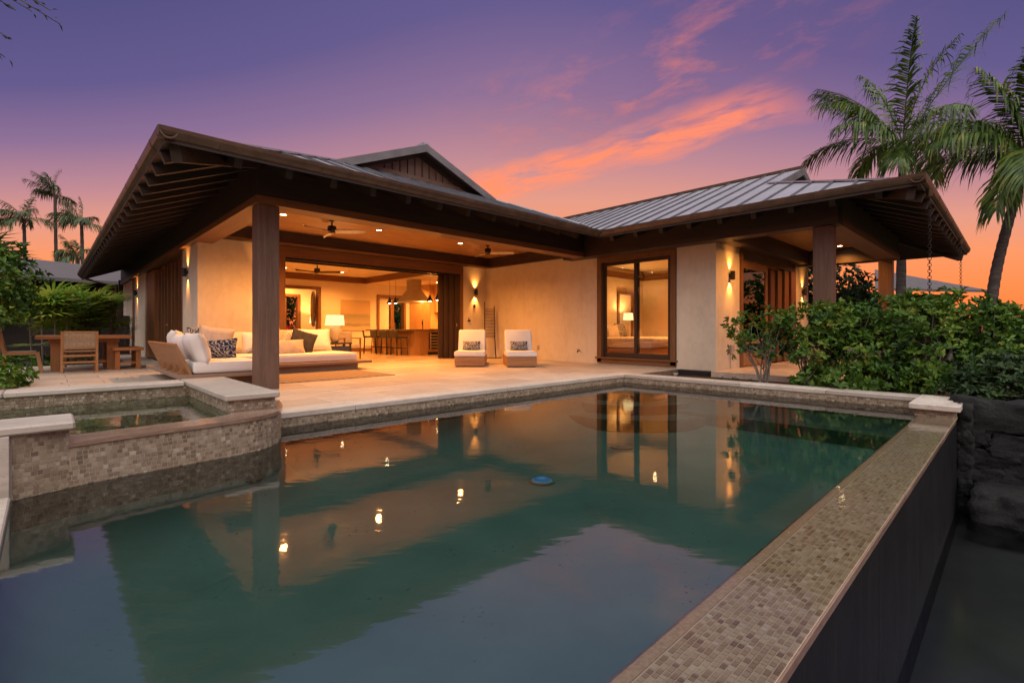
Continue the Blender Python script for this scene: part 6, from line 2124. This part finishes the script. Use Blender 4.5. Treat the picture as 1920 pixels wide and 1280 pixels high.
# ================================================================== RAIN CHAINS
lk = MB()
lp = [(0.028 * math.cos(a), 0, 0.042 * math.sin(a)) for a in np.linspace(0, 2 * math.pi, 11)[:-1]]
ring_ = MB()
n_ = len(lp)
vs, fs = [], []
for i in range(n_):
    p = Vector(lp[i]); t_ = (Vector(lp[(i + 1) % n_]) - Vector(lp[i - 1])).normalized(); s_ = Vector((0, 1, 0)); u_ = t_.cross(s_)
    for k in range(5):
        a = 2 * math.pi * k / 5
        vs.append(p + s_ * math.cos(a) * .006 + u_ * math.sin(a) * .006)
for i in range(n_):
    for k in range(5):
        fs.append((i * 5 + k, i * 5 + (k + 1) % 5, ((i + 1) % n_) * 5 + (k + 1) % 5, ((i + 1) % n_) * 5 + k))
ring_.add(vs, fs)
link_me = ring_.mesh('chain_link', 'bronze', True)
for (x, y, zt, zb, lab) in ((9.76, 0.93, 3.0, 0.7, 'near copper rain chain hanging from the lanai gutter above the shrubs'), (15.7, 0.93, 3.0, 0.3, 'far rain chain hanging from the right end of the lanai gutter')):
    rc = thing('rain_chain', lab, 'rain chain', (x, y, zb), 'rain chains on the lanai gutter')
    MB().lathe([(0.03, 0.0), (0.045, .09), (.05, .12)], (x, y, zt - .06), 12).build('funnel', 'copper', rc)
    z = zt - .10; k = 0
    while z > zb:
        inst('chain_link', link_me, (x, y, z), rc, (0, 0, R(20) + (math.pi / 2 if k % 2 else 0)), (.8, .8, .72))
        z -= 0.048; k += 1

# ================================================================== NEIGHBOURS AND FENCE
nb = thing('neighbour_house', 'dark low neighbouring house with weathered grey roof at left', 'house', (0.5, 34, 0))
MB().box(-9, 6, 34.0, 40, -0.16, 3.4).build('wall', 'dark_wall', nb)
MB().prism([(-10, 32.6, 3.72), (1.6, 32.6, 3.42), (6.8, 32.6, 3.40), (6.8, 38, 4.6), (1.0, 38, 4.75), (-10, 38, 5.4)], (0, 0, -0.12)).build('roof', 'neighbour_roof', nb)
MB().prism([(-10, 32.58, 3.72), (1.6, 32.58, 3.42), (6.8, 32.58, 3.40), (6.8, 32.58, 3.20), (-10, 32.58, 3.42)], (0, -0.03, 0)).build('fascia', 'neighbour_roof', nb)
fe = thing('garden_fence', 'dark timber garden fence behind the lady palms', 'fence', (-2.0, 24.0, 0))
x = -9.0
while x < 2.2:
    MB().box(x, x + .148, 23.0, 23.03, -0.16, 1.42).build('board', 'dark_wall', fe); x += .152
MB().box(-9, 2.2, 23.031, 23.09, 1.2, 1.3).build('rail', 'dark_wall', fe)
nr = thing('neighbour_pavilion', 'neighbouring pavilion with weathered spreading roof at right horizon', 'house', (40, 4, 0))
a = place(1640, 31); b_ = place(1858, 31); c_ = place(1640, 37); d_ = place(1845, 36)
MB().prism([(a[0], a[1], 3.55), (b_[0], b_[1], 3.42), (d_[0], d_[1], 3.9), (c_[0], c_[1], 5.5)], (0, 0, -0.14)).build('roof', 'neighbour_roof', nr)
a2 = place(1600, 33); b2 = place(1790, 33)
MB().prism([(a2[0], a2[1], -.16), (b2[0], b2[1], -.16), (b2[0] + 2, b2[1] + 1.5, -.16), (a2[0] + 2, a2[1] + 1.5, -.16)], (0, 0, 3.45)).build('wall', 'dark_wall', nr)
